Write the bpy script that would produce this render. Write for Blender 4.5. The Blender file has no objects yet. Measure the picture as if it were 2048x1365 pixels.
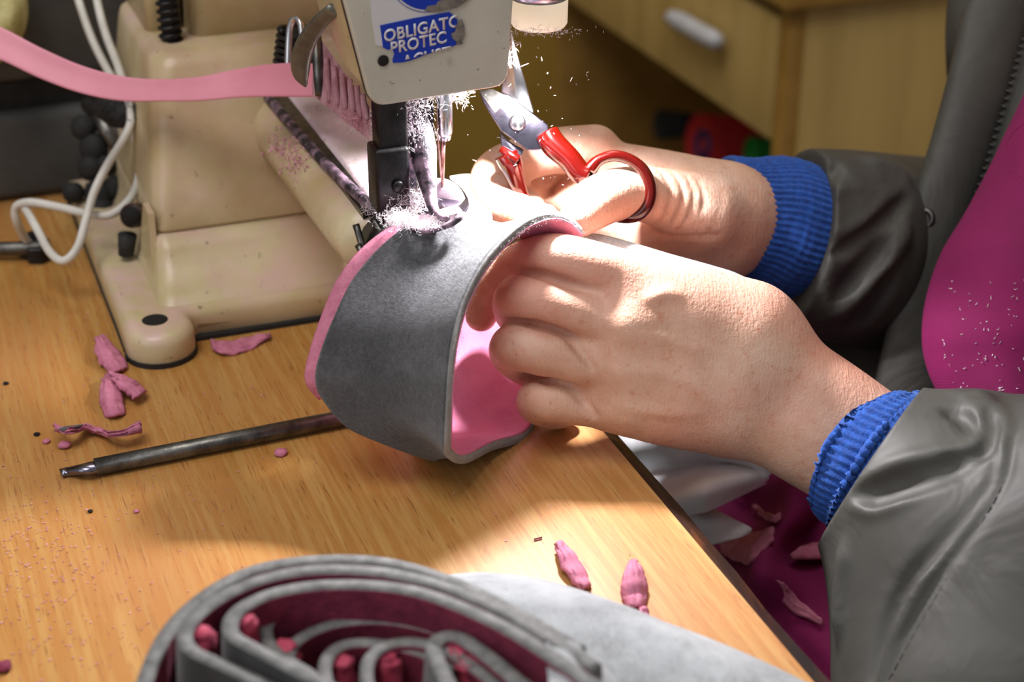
import bpy, bmesh, math, random
import numpy as np
import openvdb as vdb
from mathutils import Vector, Matrix, Euler
random.seed(7); RNG = np.random.default_rng(11)
SC = bpy.context.scene; COL = SC.collection
# ------------------------------------------------------------------ camera, sky, lights, exposure
ZT = 0.75                      # height of the worktop
FPX = 3500.0; CAMH = ZT + .386; PITCH = math.radians(27)
cp, sp = math.cos(PITCH), math.sin(PITCH)
AZ = math.radians(20.5); ca, sa = math.cos(AZ), math.sin(AZ)   # the bench and the machine are turned by this angle
cam = bpy.data.cameras.new('camera'); camo = bpy.data.objects.new('camera', cam); COL.objects.link(camo)
cam.sensor_width = 36; cam.lens = FPX/2048*36; cam.clip_start = .01
camo.location = (0, 0, CAMH); camo.rotation_euler = (math.pi/2-PITCH, 0, 0)
cam.dof.use_dof = True; cam.dof.focus_distance = .735; cam.dof.aperture_fstop = 8.0
SC.camera = camo
SC.view_settings.view_transform = 'Standard'; SC.view_settings.look = 'None'
SC.view_settings.exposure = 0.0; SC.view_settings.gamma = 1; SC.view_settings.use_curve_mapping = False
w = bpy.data.worlds.new('world'); SC.world = w; w.use_nodes = True
w.node_tree.nodes['Background'].inputs[0].default_value = (.92, .95, 1, 1)
w.node_tree.nodes['Background'].inputs[1].default_value = .30
def M(x, y, z=0): return Vector((x*ca-y*sa, x*sa+y*ca, z+ZT))
def area(name, loc, tgt, size, power, col=(1, 1, 1)):
    l = bpy.data.lights.new(name, 'AREA'); l.size = size; l.energy = power; l.color = col
    o = bpy.data.objects.new(name, l); COL.objects.link(o); o.location = loc
    o.rotation_euler = (Vector(tgt)-Vector(loc)).to_track_quat('-Z', 'Y').to_euler(); return o
area('ceiling_panel_light', (-.5, .1, 2.55), (0, .7, .75), .9, 17.5, (1, .97, .92))
area('left_soft_light', (-1.6, -1.0, 1.9), (.1, .8, .8), 1.2, 9, (.93, .96, 1))  # broad cool fill from the left, its source unseen
area('rear_fill_light', (.1, 1.5, 2.5), (.6, 1.9, .7), .8, 13, (1, .97, .92))  # unseen fill added to brighten the back wall and cabinet
LAMP = M(.2556, .659, .1625)
def spot(name, loc, tgt, power, ang, rad, blend=.4, col=(1, .97, 1)):
    l = bpy.data.lights.new(name, 'SPOT'); l.energy = power; l.spot_size = math.radians(ang); l.spot_blend = blend
    l.shadow_soft_size = rad; l.color = col
    o = bpy.data.objects.new(name, l); COL.objects.link(o); o.location = loc
    o.rotation_euler = (Vector(tgt)-Vector(loc)).to_track_quat('-Z', 'Y').to_euler(); return o
spot('machine_lamp_light', LAMP, M(.235, .62, .05), 4.4, 136, .006)

# ------------------------------------------------------------------ pixel helpers (a pixel and a distance give a point in the room)
def ray(u, v):
    x = (u-1024)/FPX; y = -(v-682.5)/FPX
    return np.array([x, cp+y*sp, -sp+y*cp])
def P(u, v, d): r = ray(u, v)*d; return Vector((r[0], r[1], r[2]+CAMH))
def T(u, v, z=0):
    r = ray(u, v); k = (z+ZT-CAMH)/r[2]; return Vector((r[0]*k, r[1]*k, z+ZT))
def PP(pts): return [P(*p) for p in pts]

# ------------------------------------------------------------------ materials
def lin(c): return c/12.92 if c <= .04045 else ((c+.055)/1.055)**2.4
def rgb(r, g, b): return (lin(r/255), lin(g/255), lin(b/255), 1)
class NT:
    def __init__(s, name):
        s.m = bpy.data.materials.new(name); s.m.use_nodes = True; s.n = s.m.node_tree.nodes; s.l = s.m.node_tree.links
        s.b = s.n['Principled BSDF']; s.tc = s.n.new('ShaderNodeTexCoord')
    def new(s, t, **k):
        n = s.n.new(t)
        for a, v in k.items():
            if a in n.inputs: n.inputs[a].default_value = v
            else: setattr(n, a, v)
        return n
    def link(s, a, b): s.l.new(a, b)
    def noise(s, scale, detail=4, rough=.6, stretch=None, rot=None, coord='Object', dist=0):
        n = s.new('ShaderNodeTexNoise', Scale=scale, Detail=detail, Roughness=rough, Distortion=dist)
        mp = s.n.new('ShaderNodeMapping'); s.link(s.tc.outputs[coord], mp.inputs[0])
        if stretch: mp.inputs['Scale'].default_value = stretch
        if rot: mp.inputs['Rotation'].default_value = rot
        s.link(mp.outputs[0], n.inputs['Vector']); return n.outputs[0]
    def ramp(s, fac, stops):
        r = s.n.new('ShaderNodeValToRGB'); s.link(fac, r.inputs[0]); e = r.color_ramp.elements
        while len(e) < len(stops): e.new(.5)
        for i, (p, c) in enumerate(stops): e[i].position = p; e[i].color = c if len(c) == 4 else (*c, 1)
        return r.outputs[0]
    def mix(s, fac, a, b, mode='MIX'):
        m = s.n.new('ShaderNodeMix'); m.data_type = 'RGBA'; m.blend_type = mode
        for k, v in ((0, fac), (6, a), (7, b)):
            if hasattr(v, 'default_value') or isinstance(v, bpy.types.NodeSocket): s.link(v, m.inputs[k])
            else: m.inputs[k].default_value = v
        return m.outputs[2]
    def color(s, c):
        if isinstance(c, bpy.types.NodeSocket): s.link(c, s.b.inputs['Base Color'])
        else: s.b.inputs['Base Color'].default_value = c
    def bump(s, h, strength=.3, dist=.001):
        b = s.new('ShaderNodeBump', Strength=strength, Distance=dist); s.link(h, b.inputs['Height'])
        prev = s.b.inputs['Normal'].links
        if prev: s.link(prev[0].from_socket, b.inputs['Normal'])
        s.link(b.outputs[0], s.b.inputs['Normal'])
    def set(s, **k):
        for a, v in k.items(): s.b.inputs[a.replace('_', ' ')].default_value = v
        return s
def simple(name, c1, c2=None, scale=60, rough=.6, metal=0, bump=.15, bscale=None, lo=.35, hi=.65, sheen=0, bd=.0006, spec=None):
    t = NT(name); t.set(Roughness=rough, Metallic=metal)
    n = t.noise(scale)
    t.color(t.ramp(n, [(lo, c1), (hi, c2)]) if c2 else c1)
    if bump: t.bump(t.noise(bscale or scale*5, 5), bump, bd)
    if sheen: t.b.inputs['Sheen Weight'].default_value = sheen
    if spec is not None: t.b.inputs['Specular IOR Level'].default_value = spec
    return t.m
MAT = {}
def build_materials():
    # oak veneer, grain along the object's own Y
    t = NT('oak_veneer')
    g1 = t.noise(1, 6, .65, (330, 12, 1)); g2 = t.noise(1, 3, .5, (24, 1.6, 1), dist=.25); g3 = t.noise(1, 4, .7, (900, 45, 1)); g4 = t.noise(5, 2, .5)
    c = t.ramp(g2, [(.3, rgb(164, 122, 64)), (.5, rgb(181, 138, 76)), (.7, rgb(196, 155, 93))])
    c = t.mix(t.ramp(g1, [(.44, (.75, .75, .75)), (.60, (0, 0, 0))]), c, rgb(168, 112, 50))
    c = t.mix(t.ramp(g3, [(.57, (0, 0, 0)), (.66, (.8, .8, .8))]), c, rgb(128, 78, 36))
    c = t.mix(t.ramp(g4, [(.4, (0, 0, 0)), (.68, (.35, .35, .35))]), c, rgb(190, 128, 96))
    t.color(c); t.set(Roughness=.42, Specular_IOR_Level=.35); t.bump(g3, .12, .0003); MAT['oak'] = t.m
    t = NT('dark_edge'); a = t.noise(40, 5, .6, (1, .12, 1)); t.color(t.ramp(a, [(.42, rgb(34, 24, 24)), (.6, rgb(62, 38, 28)), (.72, rgb(120, 66, 30))]))
    t.set(Roughness=.35); t.bump(t.noise(200), .3, .001); MAT['edge'] = t.m
    # aged cream enamel with pink dust
    t = NT('cream_enamel'); c = t.ramp(t.noise(14, 4), [(.3, rgb(186, 168, 124)), (.7, rgb(212, 198, 162))])
    geo = t.n.new('ShaderNodeNewGeometry'); sx = t.n.new('ShaderNodeSeparateXYZ'); t.link(geo.outputs['Normal'], sx.inputs[0])
    mm = t.new('ShaderNodeMath', operation='MULTIPLY'); t.link(sx.outputs[2], mm.inputs[0]); t.link(t.ramp(t.noise(38, 6, .7), [(.42, (0, 0, 0)), (.68, (.8, .8, .8))]), mm.inputs[1])
    c = t.mix(mm.outputs[0], c, rgb(214, 172, 178))
    c = t.mix(t.ramp(t.noise(150, 7, .8), [(.62, (0, 0, 0)), (.67, (.85, .85, .85))]), c, rgb(70, 58, 48))
    c = t.mix(t.ramp(t.noise(9, 5, .6), [(.5, (0, 0, 0)), (.72, (.55, .55, .55))]), c, rgb(158, 124, 74))
    t.color(c); t.set(Roughness=.33); t.bump(t.noise(90, 3), .12, .001); MAT['cream'] = t.m
    t = NT('dusty_bed'); c = t.ramp(t.noise(30, 6, .65, (3, .8, 1)), [(.35, rgb(206, 196, 186)), (.55, rgb(222, 198, 210)), (.7, rgb(232, 222, 216))])
    c = t.mix(t.ramp(t.noise(160, 5, .7), [(.62, (0, 0, 0)), (.68, (1, 1, 1))]), c, rgb(150, 120, 126))
    t.color(c); t.set(Roughness=.6); t.bump(t.noise(300, 4), .4, .001); MAT['dusty'] = t.m
    t = NT('plate_enamel'); c = t.ramp(t.noise(30, 4), [(.3, rgb(184, 183, 170)), (.7, rgb(202, 200, 188))])
    c = t.mix(t.ramp(t.noise(260, 5, .7), [(.66, (0, 0, 0)), (.70, (1, 1, 1))]), c, rgb(112, 108, 100))
    c = t.mix(t.ramp(t.noise(70, 5, .7), [(.62, (0, 0, 0)), (.75, (.6, .6, .6))]), c, rgb(150, 146, 136))
    t.color(c); t.set(Roughness=.38); t.bump(t.noise(120, 3), .08, .0006); MAT['plate'] = t.m
    MAT['black'] = simple('black_metal', rgb(24, 23, 24), rgb(52, 50, 52), 90, .38, .6, .25, sheen=0)
    MAT['blackpink'] = simple('dusty_black_metal', rgb(40, 34, 40), rgb(172, 142, 162), 130, .6, .2, .5, lo=.42, hi=.68)
    MAT['dark'] = simple('dark_casing', rgb(70, 70, 70), rgb(88, 88, 86), 20, .7, 0, .1)
    MAT['rubber'] = simple('black_rubber', rgb(18, 18, 18), rgb(34, 33, 33), 60, .75, 0, .3)
    MAT['steel'] = simple('steel', rgb(196, 194, 198), rgb(222, 220, 224), 60, .22, 1, .04)
    MAT['steelb'] = simple('brushed_steel', rgb(112, 108, 124), rgb(138, 134, 150), 200, .2, 1, .1)
    MAT['hooksteel'] = simple('worn_hook_steel', rgb(92, 92, 86), rgb(124, 122, 114), 90, .3, .45, .1)
    MAT['darksteel'] = simple('dark_steel', rgb(78, 76, 74), rgb(120, 117, 112), 120, .35, .9, .2)
    MAT['copper'] = simple('coppery_steel', rgb(160, 104, 84), rgb(200, 170, 170), 200, .3, .9, 0)
    t = NT('red_plastic'); t.color(rgb(72, 5, 2)); t.set(Roughness=.14, Transmission_Weight=.45, IOR=1.46, Coat_Weight=.4); t.b.inputs['Subsurface Weight'].default_value = 0
    t.b.inputs['Subsurface Radius'].default_value = (.006, .001, .0005); MAT['red'] = t.m
    # suede
    def suede(key, c1, c2, c3, bump=.5):
        t = NT('suede_'+key); a = t.noise(46, 7, .75); f = t.noise(700, 5, .8, (1, .35, 1)); st = t.noise(18, 3, .5)
        c = t.ramp(a, [(.3, c1), (.52, c2), (.75, c3)]); c = t.mix(t.ramp(f, [(.4, (0, 0, 0)), (.7, (.45, .45, .45))]), c, c3)
        t.color(t.mix(t.ramp(st, [(.35, (.5, .5, .5)), (.6, (0, 0, 0))]), c, c1))
        t.set(Roughness=.85, Specular_IOR_Level=.2); t.b.inputs['Sheen Weight'].default_value = .35; t.b.inputs['Sheen Roughness'].default_value = .4
        t.bump(f, bump, .0012); t.bump(a, .25, .002); MAT[key] = t.m
    suede('suede', rgb(56, 56, 58), rgb(78, 78, 81), rgb(124, 124, 130), .9); MAT['suede'].node_tree.nodes['Principled BSDF'].inputs['Sheen Weight'].default_value = .45
    suede('suede_light', rgb(128, 130, 134), rgb(168, 172, 176), rgb(196, 199, 202), .35)
    suede('suede_dark', rgb(38, 38, 39), rgb(56, 56, 57), rgb(76, 76, 77), .3)
    suede('suede_edge', rgb(118, 118, 118), rgb(148, 148, 147), rgb(178, 177, 175), .6)
    MAT['stack_edge'] = simple('cut_leather_edge', rgb(92, 92, 92), rgb(126, 126, 125), 200, .8, 0, .5); MAT['foldpink'] = simple('bright_fold_lining', rgb(168, 50, 78), rgb(196, 82, 108), 200, .8, 0, .6)
    t = NT('pink_lining'); t.color(t.ramp(t.noise(60, 5, .7), [(.3, rgb(206, 112, 150)), (.7, rgb(226, 140, 172))])); t.set(Roughness=.75); t.bump(t.noise(600, 3), .15, .0005)
    MAT['pink'] = t.m
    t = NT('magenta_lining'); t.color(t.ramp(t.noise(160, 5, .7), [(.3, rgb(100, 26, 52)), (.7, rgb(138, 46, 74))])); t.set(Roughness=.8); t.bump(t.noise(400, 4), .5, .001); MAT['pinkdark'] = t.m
    t = NT('pink_felt'); t.color(t.ramp(t.noise(220, 6, .7), [(.3, rgb(176, 96, 124)), (.7, rgb(206, 130, 154))])); t.set(Roughness=.85); t.bump(t.noise(900, 4), .4, .0008); MAT['felt'] = t.m
    MAT['ribbon'] = simple('pink_ribbon', rgb(214, 134, 152), rgb(226, 148, 166), 20, .5, 0, .05, bscale=700)
    # skin
    def skin(key, mul=1):
        t = NT(key); a = t.noise(38, 5, .6); b = t.noise(240, 4, .6); c3 = t.noise(11, 3, .5)
        c = t.ramp(a, [(.3, rgb(190, 146, 122)), (.5, rgb(204, 164, 142)), (.72, rgb(216, 182, 162))])
        c = t.mix(t.ramp(b, [(.58, (0, 0, 0)), (.72, (.55, .55, .55))]), c, rgb(186, 112, 82))
        c = t.mix(t.ramp(c3, [(.5, (0, 0, 0)), (.7, (.45, .45, .45))]), c, rgb(214, 132, 118))
        t.color(c); t.set(Roughness=.5, Specular_IOR_Level=.4); t.b.inputs['Subsurface Weight'].default_value = .12
        t.b.inputs['Subsurface Radius'].default_value = (.006, .0025, .0012); t.b.inputs['Subsurface Scale'].default_value = .7
        t.bump(t.noise(520, 4, .6, (1, 1, 1)), .30, .0009)
        wv = t.noise(1, 4, .6, (900, 160, 260), (0, 0, .5)); t.bump(wv, .34, .0010)
        v = t.new('ShaderNodeTexVoronoi', Scale=650.0, feature='DISTANCE_TO_EDGE'); t.link(t.tc.outputs['Object'], v.inputs['Vector']); t.bump(v.outputs[0], .22, .0006)
        MAT[key] = t.m
    skin('skin')
    t = NT('blue_knit'); t.color(t.ramp(t.noise(400, 4, .7), [(.3, rgb(12, 48, 118)), (.7, rgb(24, 82, 172))])); t.set(Roughness=.9); t.b.inputs['Sheen Weight'].default_value = .3; t.b.inputs['Sheen Tint'].default_value = (.3, .5, 1, 1)
    t.bump(t.noise(1300, 3), .5, .001); MAT['knit'] = t.m
    t = NT('grey_nylon'); t.color(t.ramp(t.noise(12, 4, .6), [(.3, rgb(58, 57, 54)), (.7, rgb(72, 71, 67))])); t.set(Roughness=.55, Specular_IOR_Level=.3)
    t.bump(t.noise(26, 3, .5, dist=.8), .35, .006); t.bump(t.noise(1800, 2), .08, .0003); MAT['nylon'] = t.m
    t = NT('magenta_cloth'); t.color(t.ramp(t.noise(24, 4, .6), [(.3, rgb(116, 3, 72)), (.7, rgb(134, 7, 85))])); t.set(Roughness=.85)
    wv = t.new('ShaderNodeTexWave', Scale=520.0, Distortion=.4); wv.wave_type = 'BANDS'; wv.bands_direction = 'DIAGONAL'; t.link(t.tc.outputs['Object'], wv.inputs['Vector']); t.bump(wv.outputs[1], .15, .0004)
    MAT['magenta'] = t.m
    MAT['cloth'] = simple('pale_cloth', rgb(212, 216, 220), rgb(234, 236, 238), 30, .85, 0, .2)
    MAT['cable'] = simple('white_cable', rgb(196, 192, 184), rgb(216, 213, 206), 50, .45, 0, .1)
    MAT['blue'] = simple('sticker_blue', rgb(4, 50, 176), None, 50, .35, 0, 0)
    MAT['white'] = simple('sticker_white', rgb(208, 210, 214), None, 50, .35, 0, 0)
    MAT['glue'] = simple('glue_residue', rgb(96, 92, 88), rgb(136, 130, 122), 220, .7, 0, .5)
    MAT['hole'] = simple('hole_black', rgb(14, 12, 10), None, 50, .9, 0, 0)
    MAT['redpaint'] = simple('red_paint', rgb(168, 60, 60), None, 50, .4, 0, 0)
    MAT['yellow'] = simple('yellow_foam', rgb(170, 160, 96), rgb(212, 204, 150), 90, .9, 0, .6)
    MAT['wall'] = simple('olive_wall', rgb(158, 124, 46), rgb(168, 134, 54), 8, .7, 0, .05)
    MAT['floor'] = simple('floor_tiles', rgb(96, 84, 70), rgb(116, 102, 86), 12, .6, 0, .1)
    t = NT('beech_laminate'); g = t.noise(1, 4, .6, (30, 30, 3)); t.color(t.ramp(g, [(.3, rgb(176, 146, 84)), (.7, rgb(200, 170, 106))])); t.set(Roughness=.5); MAT['beech'] = t.m
    MAT['beechedge'] = simple('beech_edge', rgb(150, 112, 48), rgb(168, 128, 62), 30, .5, 0, 0)
    MAT['greyplastic'] = simple('grey_plastic', rgb(172, 172, 176), rgb(186, 186, 190), 30, .4, 0, 0)
    MAT['redthread'] = simple('red_thread', rgb(176, 22, 26), rgb(200, 36, 34), 90, .8, 0, .3)
    MAT['bluecore'] = simple('blue_core', rgb(20, 26, 96), None, 90, .5, 0, 0)
    MAT['green'] = simple('green_thread', rgb(12, 122, 36), rgb(24, 142, 50), 90, .8, 0, .3)
    t = NT('lamp_lens'); t.color(rgb(226, 214, 196)); t.set(Roughness=.3, Transmission_Weight=.35); t.b.inputs['Emission Color'].default_value = (1, .86, .66, 1); t.b.inputs['Emission Strength'].default_value = .35; MAT['lens'] = t.m
    t = NT('lamp_face'); t.b.inputs['Emission Color'].default_value = (1, .97, 1, 1); t.b.inputs['Emission Strength'].default_value = 12; MAT['glow'] = t.m
    MAT['dustypink'] = simple('dusty_pink', rgb(158, 108, 120), rgb(190, 146, 158), 120, .9, 0, .4)
    MAT['lint'] = simple('pale_lint', rgb(226, 214, 222), rgb(240, 232, 236), 90, .95, 0, 0)
    MAT['pinklint'] = simple('pink_lint', rgb(206, 140, 158), rgb(226, 172, 186), 90, .95, 0, 0)
    MAT['litnap'] = simple('lamp_lit_nap', rgb(150, 150, 156), rgb(196, 196, 202), 90, .95, 0, 0)  # suede nap with the lamp's brightness put into its colour
    MAT['zip'] = simple('zip_plastic', rgb(62, 62, 60), rgb(90, 90, 86), 90, .4, 0, 0)
    MAT['thread'] = simple('sewing_thread', rgb(60, 60, 58), None, 90, .8, 0, 0)
build_materials()

# ------------------------------------------------------------------ object helpers
def tag(o, label=None, cat=None, group=None, kind=None):
    for k, v in (('label', label), ('category', cat), ('group', group), ('kind', kind)):
        if v: o[k] = v
    return o
def empty(name, loc, label=None, cat=None, group=None):
    o = bpy.data.objects.new(name, None); COL.objects.link(o); o.location = loc; o.empty_display_size = .01
    return tag(o, label, cat, group)
def link_mesh(name, me, mat, parent=None, smooth=True):
    if smooth: me.polygons.foreach_set('use_smooth', [True]*len(me.polygons))
    for m in (mat if isinstance(mat, (list, tuple)) else [mat]): me.materials.append(MAT[m])
    o = bpy.data.objects.new(name, me); COL.objects.link(o)
    if parent is not None:
        o.parent = parent; bpy.context.view_layer.update(); o.matrix_parent_inverse = parent.matrix_world.inverted()
    return o
def obj_from(name, verts, faces, mat, parent=None, smooth=True, mats=None):
    me = bpy.data.meshes.new(name)
    me.from_pydata([tuple(v) for v in verts], [], faces); me.update()
    o = link_mesh(name, me, mat, parent, smooth)
    if mats is not None: me.polygons.foreach_set('material_index', mats)
    return o
def bm_obj(name, bm, mat, parent=None, smooth=False, autos=True):
    me = bpy.data.meshes.new(name); bmesh.ops.recalc_face_normals(bm, faces=bm.faces); bm.to_mesh(me); bm.free()
    o = link_mesh(name, me, mat, parent, smooth)
    return o
def bevel(o, w, seg=3, ang=35):
    m = o.modifiers.new('bevel', 'BEVEL'); m.width = w; m.segments = seg; m.limit_method = 'ANGLE'; m.angle_limit = math.radians(ang); m.harden_normals = False
    o.data.polygons.foreach_set('use_smooth', [True]*len(o.data.polygons))
    return o
def hull_prism(name, rows, mat, parent=None, bw=0, seg=3, smooth=False):
    """rows: list of equally long loops of points (closed), lofted, capped."""
    n = len(rows[0]); V = [p for r in rows for p in r]; Fc = []
    for i in range(len(rows)-1):
        for j in range(n): Fc.append((i*n+j, i*n+(j+1) % n, (i+1)*n+(j+1) % n, (i+1)*n+j))
    Fc.append(tuple(range(n))[::-1]); Fc.append(tuple((len(rows)-1)*n+j for j in range(n)))
    o = obj_from(name, V, Fc, mat, parent, smooth)
    bm = bmesh.new(); bm.from_mesh(o.data); bmesh.ops.recalc_face_normals(bm, faces=bm.faces); bm.to_mesh(o.data); bm.free()
    if bw: bevel(o, bw, seg)
    return o
def mbox(name, x0, x1, y0, y1, z0, z1, mat, parent=None, bw=0, seg=3):
    r = lambda z: [M(x0, y0, z), M(x1, y0, z), M(x1, y1, z), M(x0, y1, z)]
    return hull_prism(name, [r(z0), r(z1)], mat, parent, bw, seg)
def cat(pts, n):
    """Catmull-Rom through pts, n samples per span"""
    p = np.array([tuple(q) for q in pts], float); p = np.vstack([2*p[0]-p[1], p, 2*p[-1]-p[-2]]); out = []
    for i in range(1, len(p)-2):
        for t in np.linspace(0, 1, n, endpoint=False):
            a, b, c, d = p[i-1], p[i], p[i+1], p[i+2]
            out.append(.5*((2*b)+(-a+c)*t+(2*a-5*b+4*c-d)*t*t+(-a+3*b-3*c+d)*t**3))
    out.append(p[-2]); return np.array(out)
def tube(name, pts, rad, mat, parent=None, n=8, seg=12, closed_ends=True, flat=None):
    """round or flat tube through points; rad a number or one per point; flat = (direction, factor)"""
    pts = np.array([tuple(q) for q in pts], float); rad = rad if hasattr(rad, '__len__') else [rad]*len(pts)
    c = cat(np.hstack([pts, np.array(rad, float)[:, None]]), n) if n > 1 else np.hstack([pts, np.array(rad, float)[:, None]])
    ctr, rr = c[:, :3], np.abs(c[:, 3]); tan = np.gradient(ctr, axis=0); tan /= np.linalg.norm(tan, axis=1)[:, None]+1e-12
    up = np.array([0, 0, 1.]) if abs(tan[0][2]) < .9 else np.array([1., 0, 0]); V = []
    nrm = up-tan[0]*up.dot(tan[0]); nrm /= np.linalg.norm(nrm)
    for i in range(len(ctr)):
        nrm = nrm-tan[i]*nrm.dot(tan[i]); nrm /= np.linalg.norm(nrm); b = np.cross(tan[i], nrm)
        for k in range(seg):
            a = 2*math.pi*k/seg; o = (nrm*math.cos(a)+b*math.sin(a))*rr[i]
            if flat is not None:
                f = np.array(flat[0], float); f /= np.linalg.norm(f); o = o-f*o.dot(f)*(1-flat[1])
            V.append(ctr[i]+o)
    Fc = [(i*seg+k, i*seg+(k+1) % seg, (i+1)*seg+(k+1) % seg, (i+1)*seg+k) for i in range(len(ctr)-1) for k in range(seg)]
    if closed_ends: Fc += [tuple(range(seg))[::-1], tuple((len(ctr)-1)*seg+k for k in range(seg))]
    return obj_from(name, V, Fc, mat, parent)
def grid_cat(rows, nu, nv):
    """bicubic grid through control rows -> array (R, C, 3)"""
    R = [cat(r, nu) for r in rows]; A = np.array(R); out = np.array([cat(A[:, j], nv) for j in range(A.shape[1])])
    return out.transpose(1, 0, 2)
def sheet(name, rows, mat, parent=None, nu=6, nv=6, thick=.002, wob=0, wsc=30, fn=None, mats=None, offset=-1, matoff=0, rimoff=0):
    G = grid_cat([[tuple(q) for q in r] for r in rows], nu, nv)
    if fn is not None: G = fn(G)
    R, C = G.shape[:2]
    V = G.reshape(-1, 3); Fc = [(i*C+j, i*C+j+1, (i+1)*C+j+1, (i+1)*C+j) for i in range(R-1) for j in range(C-1)]
    o = obj_from(name, V, Fc, mat, parent)
    if thick:
        m = o.modifiers.new('thickness', 'SOLIDIFY'); m.thickness = thick; m.offset = offset; m.use_even_offset = False
        m.material_offset = matoff; m.material_offset_rim = rimoff
    return o
def lathe(name, prof, mat, loc, axis=(0, 0, 1), parent=None, seg=32, smooth=True):
    V = []; Fc = []; q = Vector(axis).normalized().to_track_quat('Z', 'Y')
    for r, z in prof:
        for k in range(seg):
            a = 2*math.pi*k/seg; V.append(q @ Vector((r*math.cos(a), r*math.sin(a), z))+Vector(loc))
    n = len(prof)
    for i in range(n-1):
        for k in range(seg): Fc.append((i*seg+k, i*seg+(k+1) % seg, (i+1)*seg+(k+1) % seg, (i+1)*seg+k))
    Fc += [tuple(range(seg))[::-1], tuple((n-1)*seg+k for k in range(seg))]
    return obj_from(name, V, Fc, mat, parent, smooth)
def fibers(name, spots, mat, parent=None, kind='stuff', label=None, catg=None):
    """spots: (centre, spread, count, length, width)"""
    V = []; Fc = []
    for c, s, n, L, wd in spots:
        c = np.array(tuple(c)); s = np.array(s if hasattr(s, '__len__') else (s, s, s))
        for _ in range(n):
            p = c+RNG.normal(0, 1, 3)*s; d = RNG.normal(0, 1, 3); d /= np.linalg.norm(d); l = L*RNG.uniform(.4, 1.3)
            e = np.cross(d, RNG.normal(0, 1, 3)); e /= np.linalg.norm(e)+1e-9; f = np.cross(d, e); k = len(V)
            m = p+d*l*.5+e*l*RNG.uniform(-.25, .25); q = p+d*l
            V += [p+e*wd, p-e*wd*.5+f*wd, p-e*wd*.5-f*wd, m+e*wd, m-e*wd*.5+f*wd, m-e*wd*.5-f*wd, q]
            for a in range(3):
                b = (a+1) % 3; Fc += [(k+a, k+b, k+3+b, k+3+a), (k+3+a, k+3+b, k+6)]
    o = obj_from(name, V, Fc, mat, parent); return tag(o, label, catg, None, kind)

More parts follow.
